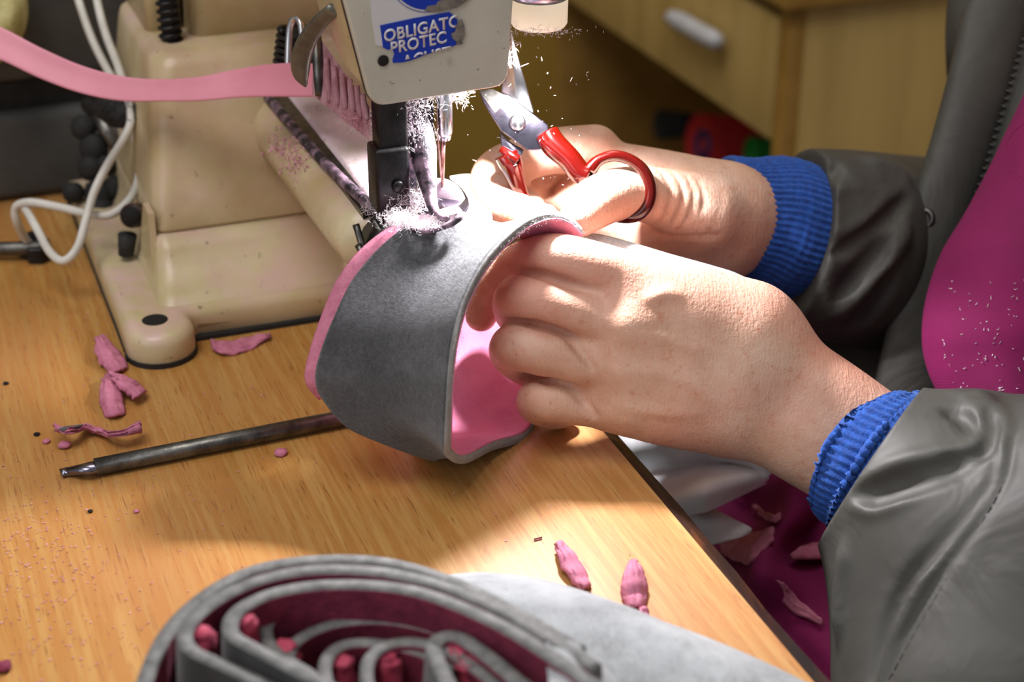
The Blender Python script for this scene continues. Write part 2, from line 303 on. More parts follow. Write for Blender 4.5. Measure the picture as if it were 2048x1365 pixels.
# ------------------------------------------------------------------ implicit modelling (flesh and cloth as one continuous surface)
class Field:
    def __init__(s, lo, hi, vox):
        s.lo = np.array(lo, float); s.v = vox; s.n = np.ceil((np.array(hi)-s.lo)/vox).astype(int)+1
        s.a = np.full(s.n, .05, np.float32)
    def _slab(s, pts, pad):
        pts = np.array(pts); i0 = np.maximum(((pts.min(0)-pad-s.lo)/s.v).astype(int), 0); i1 = np.minimum(((pts.max(0)+pad-s.lo)/s.v).astype(int)+2, s.n)
        if (i1 <= i0).any(): return None
        g = [s.lo[k]+np.arange(i0[k], i1[k])*s.v for k in range(3)]
        return tuple(slice(a, b) for a, b in zip(i0, i1)), g
    def cone(s, a, b, ra, rb, k=.006, op='add', flat=None):
        a = np.array(tuple(a), float); b = np.array(tuple(b), float); R = max(ra, rb)*(1 if not flat else max(1, 1/flat[1]))
        q = s._slab([a, b], R+abs(k)+s.v*4)
        if q is None: return
        sl, g = q; X, Y, Z = np.meshgrid(*g, indexing='ij', sparse=True); ba = b-a; L2 = ba.dot(ba)+1e-12
        px, py, pz = X-a[0], Y-a[1], Z-a[2]; t = np.clip((px*ba[0]+py*ba[1]+pz*ba[2])/L2, 0, 1)
        dx, dy, dz = px-t*ba[0], py-t*ba[1], pz-t*ba[2]; d2 = dx*dx+dy*dy+dz*dz
        if flat:
            n = np.array(tuple(flat[0]), float); n /= np.linalg.norm(n); dn = dx*n[0]+dy*n[1]+dz*n[2]; d2 = d2+dn*dn*(flat[1]**2-1)
        d = (np.sqrt(d2)-(ra+(rb-ra)*t)).astype(np.float32); f = s.a[sl]
        if op == 'add':
            h = np.maximum(k-np.abs(f-d), 0)/k; s.a[sl] = np.minimum(f, d)-h*h*k/4
        else:
            h = np.maximum(k-np.abs(f+d), 0)/k; s.a[sl] = np.maximum(f, -d)+h*h*k/4
    def path(s, c, k=.006, op='add', flat=None):
        """one tapering limb through the rows (x, y, z, radius) of c, blended into the rest once"""
        c = np.asarray(c, float); R = c[:, 3].max()*(1 if not flat else max(1, 1/flat[1])); q = s._slab(c[:, :3], R+k+s.v*4)
        if q is None: return
        sl, g = q; X, Y, Z = np.meshgrid(*g, indexing='ij', sparse=True); D = np.full(s.a[sl].shape, .05, np.float32)
        if flat: n = np.array(tuple(flat[0]), float); n /= np.linalg.norm(n)
        o0 = np.array([x.start for x in sl])
        for i in range(len(c)-1):
            a, b, ra, rb = c[i, :3], c[i+1, :3], c[i, 3], c[i+1, 3]
            w = s._slab([a, b], max(ra, rb)*(1 if not flat else max(1, 1/flat[1]))+k+s.v*4)
            if w is None: continue
            wl, h = w; loc = tuple(slice(x.start-o, x.stop-o) for x, o in zip(wl, o0)); X, Y, Z = np.meshgrid(*h, indexing='ij', sparse=True); ba = b-a; L2 = ba.dot(ba)+1e-12
            px, py, pz = X-a[0], Y-a[1], Z-a[2]; t = np.clip((px*ba[0]+py*ba[1]+pz*ba[2])/L2, 0, 1); dx, dy, dz = px-t*ba[0], py-t*ba[1], pz-t*ba[2]; d2 = dx*dx+dy*dy+dz*dz
            if flat: dn = dx*n[0]+dy*n[1]+dz*n[2]; d2 = d2+dn*dn*(flat[1]**2-1)
            if min(x.start for x in loc) < 0: continue
            D[loc] = np.minimum(D[loc], (np.sqrt(d2)-(ra+(rb-ra)*t)).astype(np.float32)[tuple(slice(0, m) for m in D[loc].shape)])
        f = s.a[sl]
        if op == 'add': h = np.maximum(k-np.abs(f-D), 0)/k; s.a[sl] = np.minimum(f, D)-h*h*k/4
        else: h = np.maximum(k-np.abs(f+D), 0)/k; s.a[sl] = np.maximum(f, -D)+h*h*k/4
    def chain(s, pts, rad, k=.006, op='add', n=5, flat=None):
        s.path(cat([(*tuple(p), r) for p, r in zip(pts, rad)], n), k, op, flat)
    def at(s, p):
        q = (np.array(p)-s.lo)/s.v; i = np.floor(q).astype(int)
        if (i < 0).any() or (i >= s.n-1).any(): return .05
        f = q-i; c = s.a[i[0]:i[0]+2, i[1]:i[1]+2, i[2]:i[2]+2]; c = c[0]*(1-f[0])+c[1]*f[0]; c = c[0]*(1-f[1])+c[1]*f[1]; return float(c[0]*(1-f[2])+c[1]*f[2])
    def hit(s, u, v, d0=.5, d1=1.1):
        r = ray(u, v); o = np.array([0, 0, CAMH]); d = d0; st = s.v*.7
        while d < d1:
            f = s.at(o+r*d)
            if f < 0: return d
            d += max(st, min(f*.7, .02))
        return None
    def ridge(s, uv, r, off=0, k=.004, op='add', n=5):
        """a fold, vein or crease along a line on the surface, found where the line of sight meets it; off > 0 lies deeper"""
        pts = []
        for q in uv:
            d = s.hit(q[0], q[1])
            if d is None: continue
            rr = q[2] if len(q) > 2 else r
            p = P(q[0], q[1], d+off); pts.append((*p, rr))
        if len(pts) < 2: return
        c = cat(pts, n); m = len(c)-1
        for i in range(m+1): c[i, 3] *= .3+.7*min(1, 1.6*math.sin(math.pi*i/m))
        c[:, 3] = np.maximum(c[:, 3], .0002); s.path(c, k, op)
    def clip(s, p, n):
        """cut away everything beyond the plane through p on the side n points to"""
        p = np.array(tuple(p)); n = np.array(tuple(n)); n = n/np.linalg.norm(n); g = [s.lo[k]+np.arange(s.n[k])*s.v-p[k] for k in range(3)]
        X, Y, Z = np.meshgrid(*g, indexing='ij', sparse=True); s.a = np.maximum(s.a, (X*n[0]+Y*n[1]+Z*n[2]).astype(np.float32))
    def blur(s, it=1):
        for _ in range(it):
            for ax in range(3):
                a = s.a; b = a.copy(); sl = [slice(None)]*3; m = list(sl); p = list(sl); c = list(sl)
                c[ax] = slice(1, -1); m[ax] = slice(0, -2); p[ax] = slice(2, None)
                b[tuple(c)] = (a[tuple(m)]+2*a[tuple(c)]+a[tuple(p)])/4; s.a = b
    def mesh(s):
        g = vdb.FloatGrid(.05); g.copyFromArray(np.ascontiguousarray(s.a)); pts, quads = g.convertToQuads(isovalue=0.0)
        pts = pts*s.v+s.lo; return pts, quads[:, ::-1]
def mesh_np(name, pts, quads, mat, parent=None):
    me = bpy.data.meshes.new(name); n, m = len(pts), len(quads)
    me.vertices.add(n); me.vertices.foreach_set('co', pts.astype(np.float32).ravel()); me.loops.add(m*4); me.polygons.add(m)
    me.loops.foreach_set('vertex_index', quads.astype(np.int32).ravel()); me.polygons.foreach_set('loop_start', np.arange(0, m*4, 4, dtype=np.int32))
    me.update(calc_edges=True); me.validate()
    bm = bmesh.new(); bm.from_mesh(me); bmesh.ops.recalc_face_normals(bm, faces=bm.faces); bm.to_mesh(me); bm.free()
    return link_mesh(name, me, mat, parent)

# ================================================================== the room
def structure(o): o['kind'] = 'structure'; return o
def wbox(name, x0, x1, y0, y1, z0, z1, mat, parent=None, bw=0):
    r = lambda z: [Vector((x0, y0, z)), Vector((x1, y0, z)), Vector((x1, y1, z)), Vector((x0, y1, z))]
    return hull_prism(name, [r(z0), r(z1)], mat, parent, bw)
structure(mbox('floor', -2.6, 2.6, -2.2, 2.3, -ZT-.1, -ZT, 'floor'))
structure(mbox('wall_back', -2.6, 3.0, 2.15, 2.25, -ZT, 2.05, 'wall'))
structure(mbox('wall_right', 2.4, 2.5, -2.0, 2.15, -ZT, 2.05, 'wall'))
# ------------------------------------------------------------------ workbench
bench = empty('workbench', M(-.2, .8, -ZT), 'oak veneered sewing bench with a dark chipped front edge', 'table')
def bench_top():
    x0, x1, y0, y1 = -.75, .2722, .0, 1.5
    o = obj_from('tabletop', [(x0, y0, -.026), (x1, y0, -.026), (x1, y1, -.026), (x0, y1, -.026), (x0, y0, 0), (x1, y0, 0), (x1, y1, 0), (x0, y1, 0)],
                 [(3, 2, 1, 0), (4, 5, 6, 7), (0, 1, 5, 4), (1, 2, 6, 5), (2, 3, 7, 6), (3, 0, 4, 7)], 'oak', None, False)
    o.rotation_euler.z = AZ; o.location = (0, 0, ZT); bpy.context.view_layer.update(); o.parent = bench; o.matrix_parent_inverse = bench.matrix_world.inverted()
bpy.context.view_layer.update(); bench_top()
def edge_band():
    pr = [(.2724, .0), (.2752, -.0012), (.2800, -.004), (.2830, -.012), (.2825, -.026), (.2724, -.026)]
    n = 60; rows = []
    for i in range(n+1):
        y = 1.5*i/n; j = lambda: random.uniform(-.0005, .0005)
        rows.append([M(x+(j() if k else 0), y, z+(j() if k else -.0003)) for k, (x, z) in enumerate(pr)])
    hull_prism('edge_band', rows, 'edge', bench, smooth=False)
edge_band()
for x, y in ((-.70, .06), (.20, .06), (-.70, 1.44), (.20, 1.44)):
    mbox('leg', x-.03, x+.03, y-.03, y+.03, -ZT, -.026, 'edge', bench, .003)
# ------------------------------------------------------------------ sewing machine
mach = empty('sewing_machine', M(.17, .83, 0), 'cream post arm sewing machine covered in pink lint, bolted on the oak bench', 'sewing machine')
def arc(cx, cy, r, a0, a1, n): return [(cx+r*math.cos(math.radians(a0+(a1-a0)*i/n)), cy+r*math.sin(math.radians(a0+(a1-a0)*i/n))) for i in range(n+1)]
def base_outline(off=0):
    r = .0165-off
    p = [(.266, .765+off), (.266, .96-off), (.088+off, .96-off)]
    p += [(.0875+off, .90), (.0875+off, .84), (.0875+off, .79)]
    p += arc(.1035, .7565, r, 180, 360, 14)
    p += [(.1195-off, .764+off), (.124-off, .7665+off), (.16, .7655+off)]
    return p
rows = [[M(x, y, z) for x, y in base_outline(o)] for z, o in ((0, .0012), (.0025, 0), (.011, .0), (.0145, .0012), (.016, .0045))]
hull_prism('base_plate', rows, 'cream', mach, smooth=True)
mbox('base_gasket', .0868, .2665, .7625, .962, 0.0, .0022, 'rubber', mach)
g = [[M(x, y, z) for x, y in arc(.1035, .7565, .0172, 0, 350, 24)] for z in (0, .0026)]; hull_prism('base_gasket', g, 'rubber', mach)
lathe('bolt_hole', [(.0058, 0), (.0062, .0007), (.0050, .0009)], 'hole', M(.1025, .7605, .0155), parent=mach, seg=20)
for x in (.0965, .1085): lathe('paint_chip', [(.0014, 0), (.0012, .0004)], 'hole', M(x, .7475+.001*(x > .1), .0148), parent=mach, seg=8)
# column: lofted from a flared foot to the shoulder
def rrect(x0, x1, y0, y1, r, z, n=5):
    p = []
    for cx, cy, a in ((x1-r, y0+r, -90), (x1-r, y1-r, 0), (x0+r, y1-r, 90), (x0+r, y0+r, 180)):
        p += [M(x, y, z) for x, y in arc(cx, cy, r, a, a+90, n)]
    return p
prof = [(.006, .1050, .766, .008), (.015, .1065, .770, .008), (.020, .1085, .780, .008), (.026, .1105, .789, .008), (.034, .112, .796, .007), (.0405, .1125, .800, .006)]
hull_prism('column_foot', [rrect(x, .258, y, .955, r, z) for z, x, y, r in prof], 'cream', mach, smooth=True)
prof = [(.0412, .1125, .8045, .007), (.043, .1125, .8035, .008), (.060, .1155, .812, .010), (.080, .119, .8225, .011), (.10, .1225, .834, .012), (.112, .1245, .841, .012), (.1165, .1262, .8435, .012), (.1185, .130, .848, .011)]
hull_prism('column', [rrect(x, .258, y, .955, r, z, 6) for z, x, y, r in prof], 'cream', mach, smooth=True)
hull_prism('column_side_fin', [[M(.1085, .798, .012), M(.1122, .798, .012), M(.1122, .84, .012), M(.1085, .84, .012)], [M(.1105, .8045, .052), M(.1135, .8045, .052), M(.1135, .82, .052), M(.1105, .82, .052)]], 'cream', mach)
# upper column standing back on the ledge and the arm above the frame
prof = [(.116, .150, .868, .008), (.150, .152, .872, .010), (.20, .150, .872, .014), (.30, .148, .870, .02)]
hull_prism('upper_column', [rrect(x, .25, y, .95, r, z, 6) for z, x, y, r in prof], 'cream', mach, smooth=True)
prof = [(.116, .130, .885, .005), (.138, .131, .885, .005), (.30, .132, .885, .006)]
hull_prism('upper_column_side', [rrect(x, .149, y, .95, r, z, 6) for z, x, y, r in prof], 'cream', mach, smooth=True)
hull_prism('arm', [[M(x, y, z) for x, z in ((.150, .215), (.250, .215), (.254, .29), (.150, .29))] for y in (.66, .88)], 'cream', mach, .012, 4)
# red and white paint flash on the upper column
def on_front(uv, yp, mat, name, parent, lift=.0004, th=.0006):
    pts = []
    for u, v in uv:
        r = ray(u, v); k = (yp-lift)/(-r[0]*sa+r[1]*ca); pts.append(Vector((r[0]*k, r[1]*k, r[2]*k+CAMH)))
    back = Vector((-sa, ca, 0))*th
    return hull_prism(name, [pts, [p+back for p in pts]], mat, parent)
on_front([(488, 83), (500, 72), (536, 50), (548, 55), (552, 78), (560, 82)], .870, 'redpaint', 'red_flash', mach)
on_front([(534, 52), (562, 26), (578, 24), (596, 40), (598, 52), (556, 68)], .870, 'white', 'white_flash', mach)
# bed arm: runs forward from the column, open groove along its left top edge
def bed():
    rows = []
    for y, e in ((.90, 0), (.84, 0), (.80, 0), (.74, .001), (.69, .002), (.668, .003)):
        x0 = .172+e; p = []
        p += [(x0+.009, .0935), (x0+.005, .0925), (x0+.001, .089), (x0-.003, .082), (x0-.001, .073), (x0+.006, .066), (x0+.014, .0615), (x0+.028, .060)]
        p += [(x0+.040, .0615), (x0+.049, .069), (x0+.052, .08), (x0+.050, .089), (x0+.047, .0935), (x0+.040, .0955), (x0+.03, .0962), (x0+.018, .0955)]
        rows.append([M(x, y, z) for x, z in p])
    o = hull_prism('bed_arm', rows, 'cream', mach, smooth=True); return o
bed()
rows = [[M(x, y, z) for x, z in ((.187, .0955), (.222, .0958), (.221, .0975), (.19, .0982))] for y in (.845, .80, .74, .69, .67)]
hull_prism('bed_cover', rows, 'dusty', mach, .0012, 2)
tube('bed_rod', [M(.1795, .845, .0945), M(.1805, .78, .0955), M(.1825, .72, .0965), M(.186, .662, .0985)], .0026, 'blackpink', mach, 6, 10)
rows = [[M(x, y, z) for x, z in ((.182, .0925), (.189, .0925), (.189, .0968), (.182, .0955))] for y in (.843, .75, .668)]
hull_prism('bed_groove_strip', rows, 'darksteel', mach)
lathe('dome_nut', [(.006, 0), (.0066, .0015), (.0055, .004), (.003, .0055), (.0008, .006)], 'steel', M(.1975, .836, .097), parent=mach, seg=20)
# dark hook housing at the free end of the bed
tube('hook_housing', [M(.192, .668, .082), M(.192, .650, .084)], [.0125, .0118], 'black', mach, 1, 20)
tube('hook_housing_ring', [M(.190, .652, .084), M(.190, .6495, .084)], [.0098, .0096], 'darksteel', mach, 1, 20)
for q in ([M(.1775, .664, .093), M(.180, .655, .078), M(.186, .652, .070)], [M(.184, .660, .096), M(.187, .652, .090), M(.19, .648, .084)], [M(.1765, .658, .086), M(.1785, .650, .080)]):
    tube('looper_lever', q, .0016, 'darksteel', mach, 5, 8)
hull_prism('needle_plate', [[M(.2155+.0125*math.cos(a), .672+.028*math.sin(a), z) for a in np.linspace(0, 2*math.pi, 28, endpoint=False)] for z in (.0975, .0995)], 'steelb', mach, .0005, 2)
# head: casting behind the face plate, plate with rounded corners
def plate_loop(y, off=0):
    c = [(.1790, .1540, .0065), (.2360, .1562, .006), (.2440+0, .262, .01), (.1560, .262, .01)]
    cx = sum(a[0] for a in c)/4; cz = sum(a[1] for a in c)/4; pts = []
    n = len(c)
    for i, (x, z, r) in enumerate(c):
        a = Vector((c[i-1][0]-x, c[i-1][1]-z)).normalized(); b = Vector((c[(i+1) % n][0]-x, c[(i+1) % n][1]-z)).normalized()
        p0 = Vector((x, z))+a*r; p1 = Vector((x, z))+b*r
        for k in range(7):
            t = k/6; q = p0*(1-t)**2+Vector((x, z))*2*t*(1-t)+p1*t*t
            pts.append(((q.x-cx)*(1-off/.04)+cx, (q.y-cz)*(1-off/.05)+cz))
    return [M(x, y, z) for x, z in pts]
plate = hull_prism('face_plate', [plate_loop(.6405), plate_loop(.6375), plate_loop(.6368, .0006)], 'plate', mach, smooth=False)
hull_prism('plate_gasket', [plate_loop(.6424, -.0004), plate_loop(.6405, -.0002)], 'black', mach)
def head_loop(y, xl, zb):
    c = [(.1800+xl, .1565+zb), (.2340, .1590+zb), (.2400, .262), (.1570+xl, .262)]
    return [M(x, y, z) for x, z in c]
hull_prism('head_casting', [head_loop(.6424, 0, 0), head_loop(.662, -.0035, .003), head_loop(.685, -.006, .016), head_loop(.715, -.005, .034)], 'cream', mach, .004, 3)
lathe('screw_hole', [(.0021, 0), (.0023, .0004), (.0019, .0005)], 'hole', Vector(P(766, 121, (.6366)/( -ray(766,121)[0]*sa+ray(766,121)[1]*ca))), (sa, -ca, 0), mach, 20)
# torn blue and white safety sticker on the face plate (flat print on its own foil)
def onplate(u, v, lift=.0003):
    r = ray(u, v); k = (.6368-lift)/(-r[0]*sa+r[1]*ca); return Vector((r[0]*k, r[1]*k, r[2]*k+CAMH))
def decal(name, uv, mat, lift, parent, th=.0002):
    pts = [onplate(u, v, lift) for u, v in uv]; back = Vector((-sa, ca, 0))*th
    return hull_prism(name, [pts, [p+back for p in pts]], mat, parent)
stk = decal('safety_sticker', [(741, 0), (738, -60), (905, -60), (906, -4), (880, 3), (875, 12), (862, 14), (849, 22), (880, 27), (901, 22), (905, 38), (903, 55), (905, 64), (900, 72), (893, 76), (898, 84), (880, 92), (868, 98), (840, 105), (803, 120), (795, 112), (784, 101), (768, 94), (752, 90), (744, 40)], 'white', .00025, mach)
decal('blue_panel', [(760, 51), (830, 36), (899, 24), (908, 32), (915, 40), (912, 62), (904, 66), (911, 82), (917, 88), (905, 93), (882, 100), (868, 104), (848, 111), (822, 121), (806, 125), (786, 126), (785, 120), (789, 108), (784, 97), (776, 100), (766, 95), (763, 70)], 'blue', .00045, stk)
def ring(cx, cy, r, a0, a1, n=26): return [(cx+r*math.cos(math.radians(a0+(a1-a0)*i/n)), cy+r*math.sin(math.radians(a0+(a1-a0)*i/n))) for i in range(n+1)]
decal('blue_circle', ring(852, -52, 77, 12, 158)[::1], 'blue', .00040, stk)
decal('white_ring', ring(852, -52, 75.5, 14, 156), 'white', .00055, stk)
decal('blue_disc', ring(852, -52, 71.5, 14, 156), 'blue', .00070, stk)
decal('torn_patch', [(849, 22), (856, 12), (872, 10), (876, 3), (890, -2), (892, -30), (950, -30), (936, 0), (926, 8), (912, 16), (890, 20), (868, 24)], 'glue', .00085, mach)
decal('torn_patch', [(916, 42), (924, 38), (929, 52), (930, 68), (926, 80), (915, 84), (906, 78), (902, 68), (910, 64)], 'glue', .00095, mach)
decal('torn_patch', [(912, 84), (924, 82), (926, 88), (914, 90)], 'glue', .0006, mach)
def letters(txt, u, v, size_px, ang, lift, parent, clip=None, sx=1.0):
    cu = bpy.data.curves.new('t', 'FONT'); cu.body = txt; cu.size = 1; cu.offset = .022; cu.space_character = 1.04
    to = bpy.data.objects.new('t', cu); COL.objects.link(to); bpy.context.view_layer.update()
    me = bpy.data.meshes.new_from_object(to.evaluated_get(bpy.context.evaluated_depsgraph_get())); bpy.data.objects.remove(to)
    bm = bmesh.new(); bm.from_mesh(me)
    cx, sy = math.cos(math.radians(ang)), math.sin(math.radians(ang)); s = size_px/.72
    for q in bm.verts: x, y = q.co.x*s*sx, q.co.y*s; q.co = Vector((u+x*cx-y*(-sy)*-1*0+y*sy*0-0, v-0, 0)) if False else Vector((u+x*cx+y*math.sin(math.radians(ang-9))*-.0-y*sy*.2, v-x*sy-y*cx, 0))
    for (pu, pv), (nu, nv) in (clip or []):
        bmesh.ops.bisect_plane(bm, geom=bm.verts[:]+bm.edges[:]+bm.faces[:], plane_co=(pu, pv, 0), plane_no=(nu, nv, 0), clear_outer=True)
    for q in bm.verts: q.co = onplate(q.co.x, q.co.y, lift)
    e = bmesh.ops.extrude_face_region(bm, geom=bm.faces[:]); back = Vector((-sa, ca, 0))*.0001
    for q in [x for x in e['geom'] if isinstance(x, bmesh.types.BMVert)]: q.co += back
    return bm_obj('lettering', bm, 'white', parent)
letters('OBLIGATO', 768, 84, 24.5, 11.8, .00075, stk, [((914, 40), (1, .15))], .91)
letters('PROTEC', 781, 108, 24, 11.8, .00075, stk, [((914, 60), (1, 0)), ((790, 101), (-.4, .9))], .90)
letters('ACUST', 806, 135, 24, 11.8, .00075, stk, [((806, 121), (.27, 1)), ((912, 60), (1, 0))], .92)
# presser bar, foot, needle bar, needle
mbox('presser_bar', .1868, .1995, .656, .667, .106, .160, 'black', mach, .0012)
mbox('presser_clamp', .1845, .1992, .654, .668, .1000, .1285, 'black', mach, .0015)
lathe('clamp_screw', [(.0026, 0), (.0027, .0012), (.0022, .0019), (.0004, .0019)], 'black', M(.1935, .6538, .1120), (0.35, -1, 0), mach, 18)
tube('inner_bar', [M(.2035, .668, .166), M(.2035, .668, .105)], .0028, 'blackpink', mach, 1, 12)
tube('inner_bar', [M(.2100, .672, .166), M(.2098, .672, .128)], .0035, 'blackpink', mach, 1, 12)
foot = tube('presser_foot', PP([(848, 205, .737), (846, 262, .736), (846, 300, .735), (852, 345, .733), (860, 390, .731), (868, 420, .727), (884, 436, .7225), (898, 437, .7212)]), [.0042, .0046, .0058, .0046, .0030, .0022, .0018, .0014], 'blackpink', mach, 6, 12)
tube('presser_foot_toe', PP([(822, 460, .7205), (850, 464, .7195), (890, 453, .7195), (918, 436, .7205), (914, 430, .723)]), [.0008, .0011, .0013, .0016, .0009], 'blackpink', mach, 6, 8)
tube('needle_bar', [M(.2183, .665, .166), M(.2183, .665, .129), M(.2183, .665, .1255)], [.0033, .0033, .0024], 'steel', mach, 1, 20)
tube('needle_clamp', [M(.2215, .668, .166), M(.2215, .668, .142)], [.003, .0024], 'blackpink', mach, 1, 10)
tube('needle', [M(.2175, .665, .1265), M(.2170, .665, .112), M(.2168, .665, .1005)], [.0011, .0009, .0002], 'copper', mach, 1, 10)
tube('needle_thread', [M(.2155, .6655, .150), M(.2150, .664, .128), M(.2158, .664, .112), M(.2167, .665, .1035)], .00035, 'copper', mach, 5, 6)
hull_prism('presser_foot_plate', [PP([(u, v, .7222) for u, v in q]) for q in ([(800, 452), (850, 462), (905, 450), (922, 436), (910, 428), (880, 434), (845, 428), (806, 438)], [(800, 456), (850, 467), (906, 455), (924, 440), (910, 430), (880, 436), (845, 430), (806, 440)])], 'dusty', mach)
lathe('feed_roller', [(.0030, 0), (.0112, .0004), (.0118, .0014), (.0118, .0040), (.0108, .0046), (.003, .0046)], 'dusty', P(884, 410, .757), tuple(Vector((-.35, -1, .25))), mach, 36)
# finger guard: row of lint covered bars
hull_prism('finger_guard', [[P(u, v, d) for u, v, d in ((628, 60, .790), (740, 215, .722), (738, 280, .722), (624, 190, .790))], [P(u, v, d+.003) for u, v, d in ((628, 60, .790), (740, 215, .722), (738, 280, .722), (624, 190, .790))]], 'dustypink', mach)
for i, (u, t, b, d) in enumerate(((640, 92, 192, .780), (656, 118, 205, .769), (671, 133, 210, .758), (687, 148, 218, .748), (703, 160, 226, .739), (717, 172, 234, .731), (729, 190, 240, .724))):
    tube('guard_bar', PP([(u-3, t, d), (u, (t+b)/2, d-.0015), (u+5, b, d-.001)]), [.0012, .0014, .0012], 'dustypink', mach, 4, 8) if i else \
    tube('guard_bar', PP([(u-8, t-25, d), (u-3, (t+b)/2, d-.002), (u, b, d)]), [.0024, .0026, .0022], 'darksteel', mach, 4, 10)
# thread take-up hook, tension spring with chrome loop
tube('thread_hook', PP([(668, 18, .690), (640, 44, .700), (614, 82, .712), (602, 120, .722), (602, 150, .728), (612, 173, .732)]), [.0030, .0034, .0040, .0042, .0034, .0008], 'hooksteel', mach, 6, 14, flat=((0, 1, .2), .4))
tube('tension_spring', PP([(600, 60, .83), (590, 140, .84)]), .0085, 'rubber', mach, 1, 16)
def coil(name, c0, c1, r, turns, wire, mat, parent):
    c0, c1 = Vector(c0), Vector(c1); ax = (c1-c0).normalized(); a = ax.orthogonal().normalized(); b = ax.cross(a); n = int(turns*12)
    return tube(name, [c0.lerp(c1, i/n)+a*math.cos(2*math.pi*i/12)*r+b*math.sin(2*math.pi*i/12)*r for i in range(n+1)], wire, mat, parent, 1, 6)
coil('tension_coil', P(598, 62, .825), P(588, 138, .832), .0095, 6, .0013, 'black', mach)
tube('chrome_loop', PP([(576, 150, .815), (578, 80, .812), (582, 48, .810), (592, 36, .808), (602, 48, .806), (606, 90, .806), (606, 150, .808)]), .0017, 'steel', mach, 5, 10)
coil('post_spring', M(.1395, .868, .115), M(.1395, .868, .17), .0052, 13, .0011, 'black', mach)
tube('spring_post', [M(.1395, .868, .113), M(.1395, .868, .17)], .0044, 'rubber', mach, 1, 14)
# lamp on the right of the head
tube('lamp_bracket', [M(.236, .672, .200), M(.248, .668, .206), M(0.2568, .658, .206)], .004, 'black', mach, 4, 10)
lamp = lathe('lamp', [(.0112, 0), (.0122, .0015), (.0124, .012), (.0122, .0122)], 'lens', M(.2666, .68, .1660), parent=mach)
lathe('lamp_collar', [(.0122, 0), (.0126, .004), (.0122, .012), (.0126, .02), (.008, .03)], 'steelb', M(.2666, .68, .1782), parent=mach)
lathe('lamp_disc', [(.0085, 0), (.0085, .0004)], 'glow', M(.2666, .68, .1652), parent=mach)
# pink lint caught on the machine
fibers('machine_lint', [(M(.199, .655, .1035), (.004, .004, .003), 900, .0034, .00006), (M(.206, .662, .128), (.003, .003, .006), 800, .0026, .00005), (P(800, 440, .722), (.0035, .0025, .0018), 900, .0026, .00006), (P(845, 450, .7205), (.006, .002, .0008), 700, .002, .00006),
    (M(.2240, .668, .1475), (.0035, .003, .003), 900, .0034, .00006), (M(.188, .662, .100), (.0035, .003, .0015), 300, .004, .00009), (M(.203, .66, .148), (.006, .003, .004), 700, .0026, .00005),
    (M(.2455, .664, .163), (.0022, .003, .005), 260, .003, .00008), (M(0.2568, .650, 0.1730), (.007, .003, .0006), 220, .0016, .00008)], 'lint', mach)
fibers('machine_lint', [(P(585, 300, .835), (.006, .006, .006), 1, .003, .0003)]+[(P(u, v, d-.001), (.004, .004, .0035), 60, .0026, .0003) for u, v, d in ((560, 285, .838), (575, 300, .832), (590, 318, .825), (605, 335, .818), (618, 350, .812), (600, 320, .82))]+
    [(P(700+i*9, 232+i*3, .735-i*.002), (.003, .003, .002), 80, .003, .0001) for i in range(5)], 'pinklint', mach)

# ================================================================== things around the machine
def curve_thing(name, pts, r, mat, label, catg, n=8, seg=10, group=None):
    o = tube(name, pts, r, mat, None, n, seg); return tag(o, label, catg, group)
curve_thing('cable', PP([(140, -60, .96), (160, 10, .95), (185, 80, .94), (215, 140, .93), (244, 190, .925), (262, 250, .92), (275, 300, .915), (278, 350, .908), (262, 395, .90), (225, 428, .895), (185, 430, .895), (120, 415, .90), (60, 405, .905), (32, 415, .91), (34, 445, .915), (52, 480, .93), (70, 500, .935)]), .0022, 'cable', 'white cable whose wide loop turns back at the far left', 'cable')
curve_thing('cable', PP([(185, -60, .945), (196, 10, .94), (212, 70, .93), (235, 130, .92), (254, 190, .91), (262, 240, .905), (246, 280, .90), (215, 330, .895), (188, 385, .89), (172, 440, .885), (155, 495, .88), (128, 522, .878), (100, 505, .885), (75, 460, .895), (55, 425, .905), (45, 412, .915)]), .0022, 'cable', 'white cable dipping to a sharp lower bend over the bench', 'cable')
cm = tag(obj_from('cable_clip', [], [], 'rubber'), 'fuzzy black clip tying the two white cables to the column', 'cable clip')
bpy.data.objects.remove(cm)
clip = tube('cable_clip', PP([(205, 215, .925), (240, 225, .915), (285, 235, .91)]), [.006, .0085, .006], 'rubber', None, 4, 10); tag(clip, 'lumpy black clip tying the two white cables beside the column', 'clip')
fibers('clip_fuzz', [(P(245, 225, .908), (.009, .004, .006), 260, .004, .0002)], 'black', clip)
pipe = empty('drain_pipe', M(.100, .85, .03), 'short rusty pipe end sticking out beside the column', 'pipe')
bpy.context.view_layer.update()
tube('pipe_wall', PP([(290, 428, .90), (262, 432, .885)]), [.0062, .0062], 'edge', pipe, 1, 20)
tube('pipe_bore', PP([(264, 432, .8855), (260, 432, .8835)]), [.0048, .0048], 'hole', pipe, 1, 20)
tube('pipe_nut', PP([(255, 470, .89), (252, 510, .895)]), [.0050, .0040], 'rubber', pipe, 1, 12)
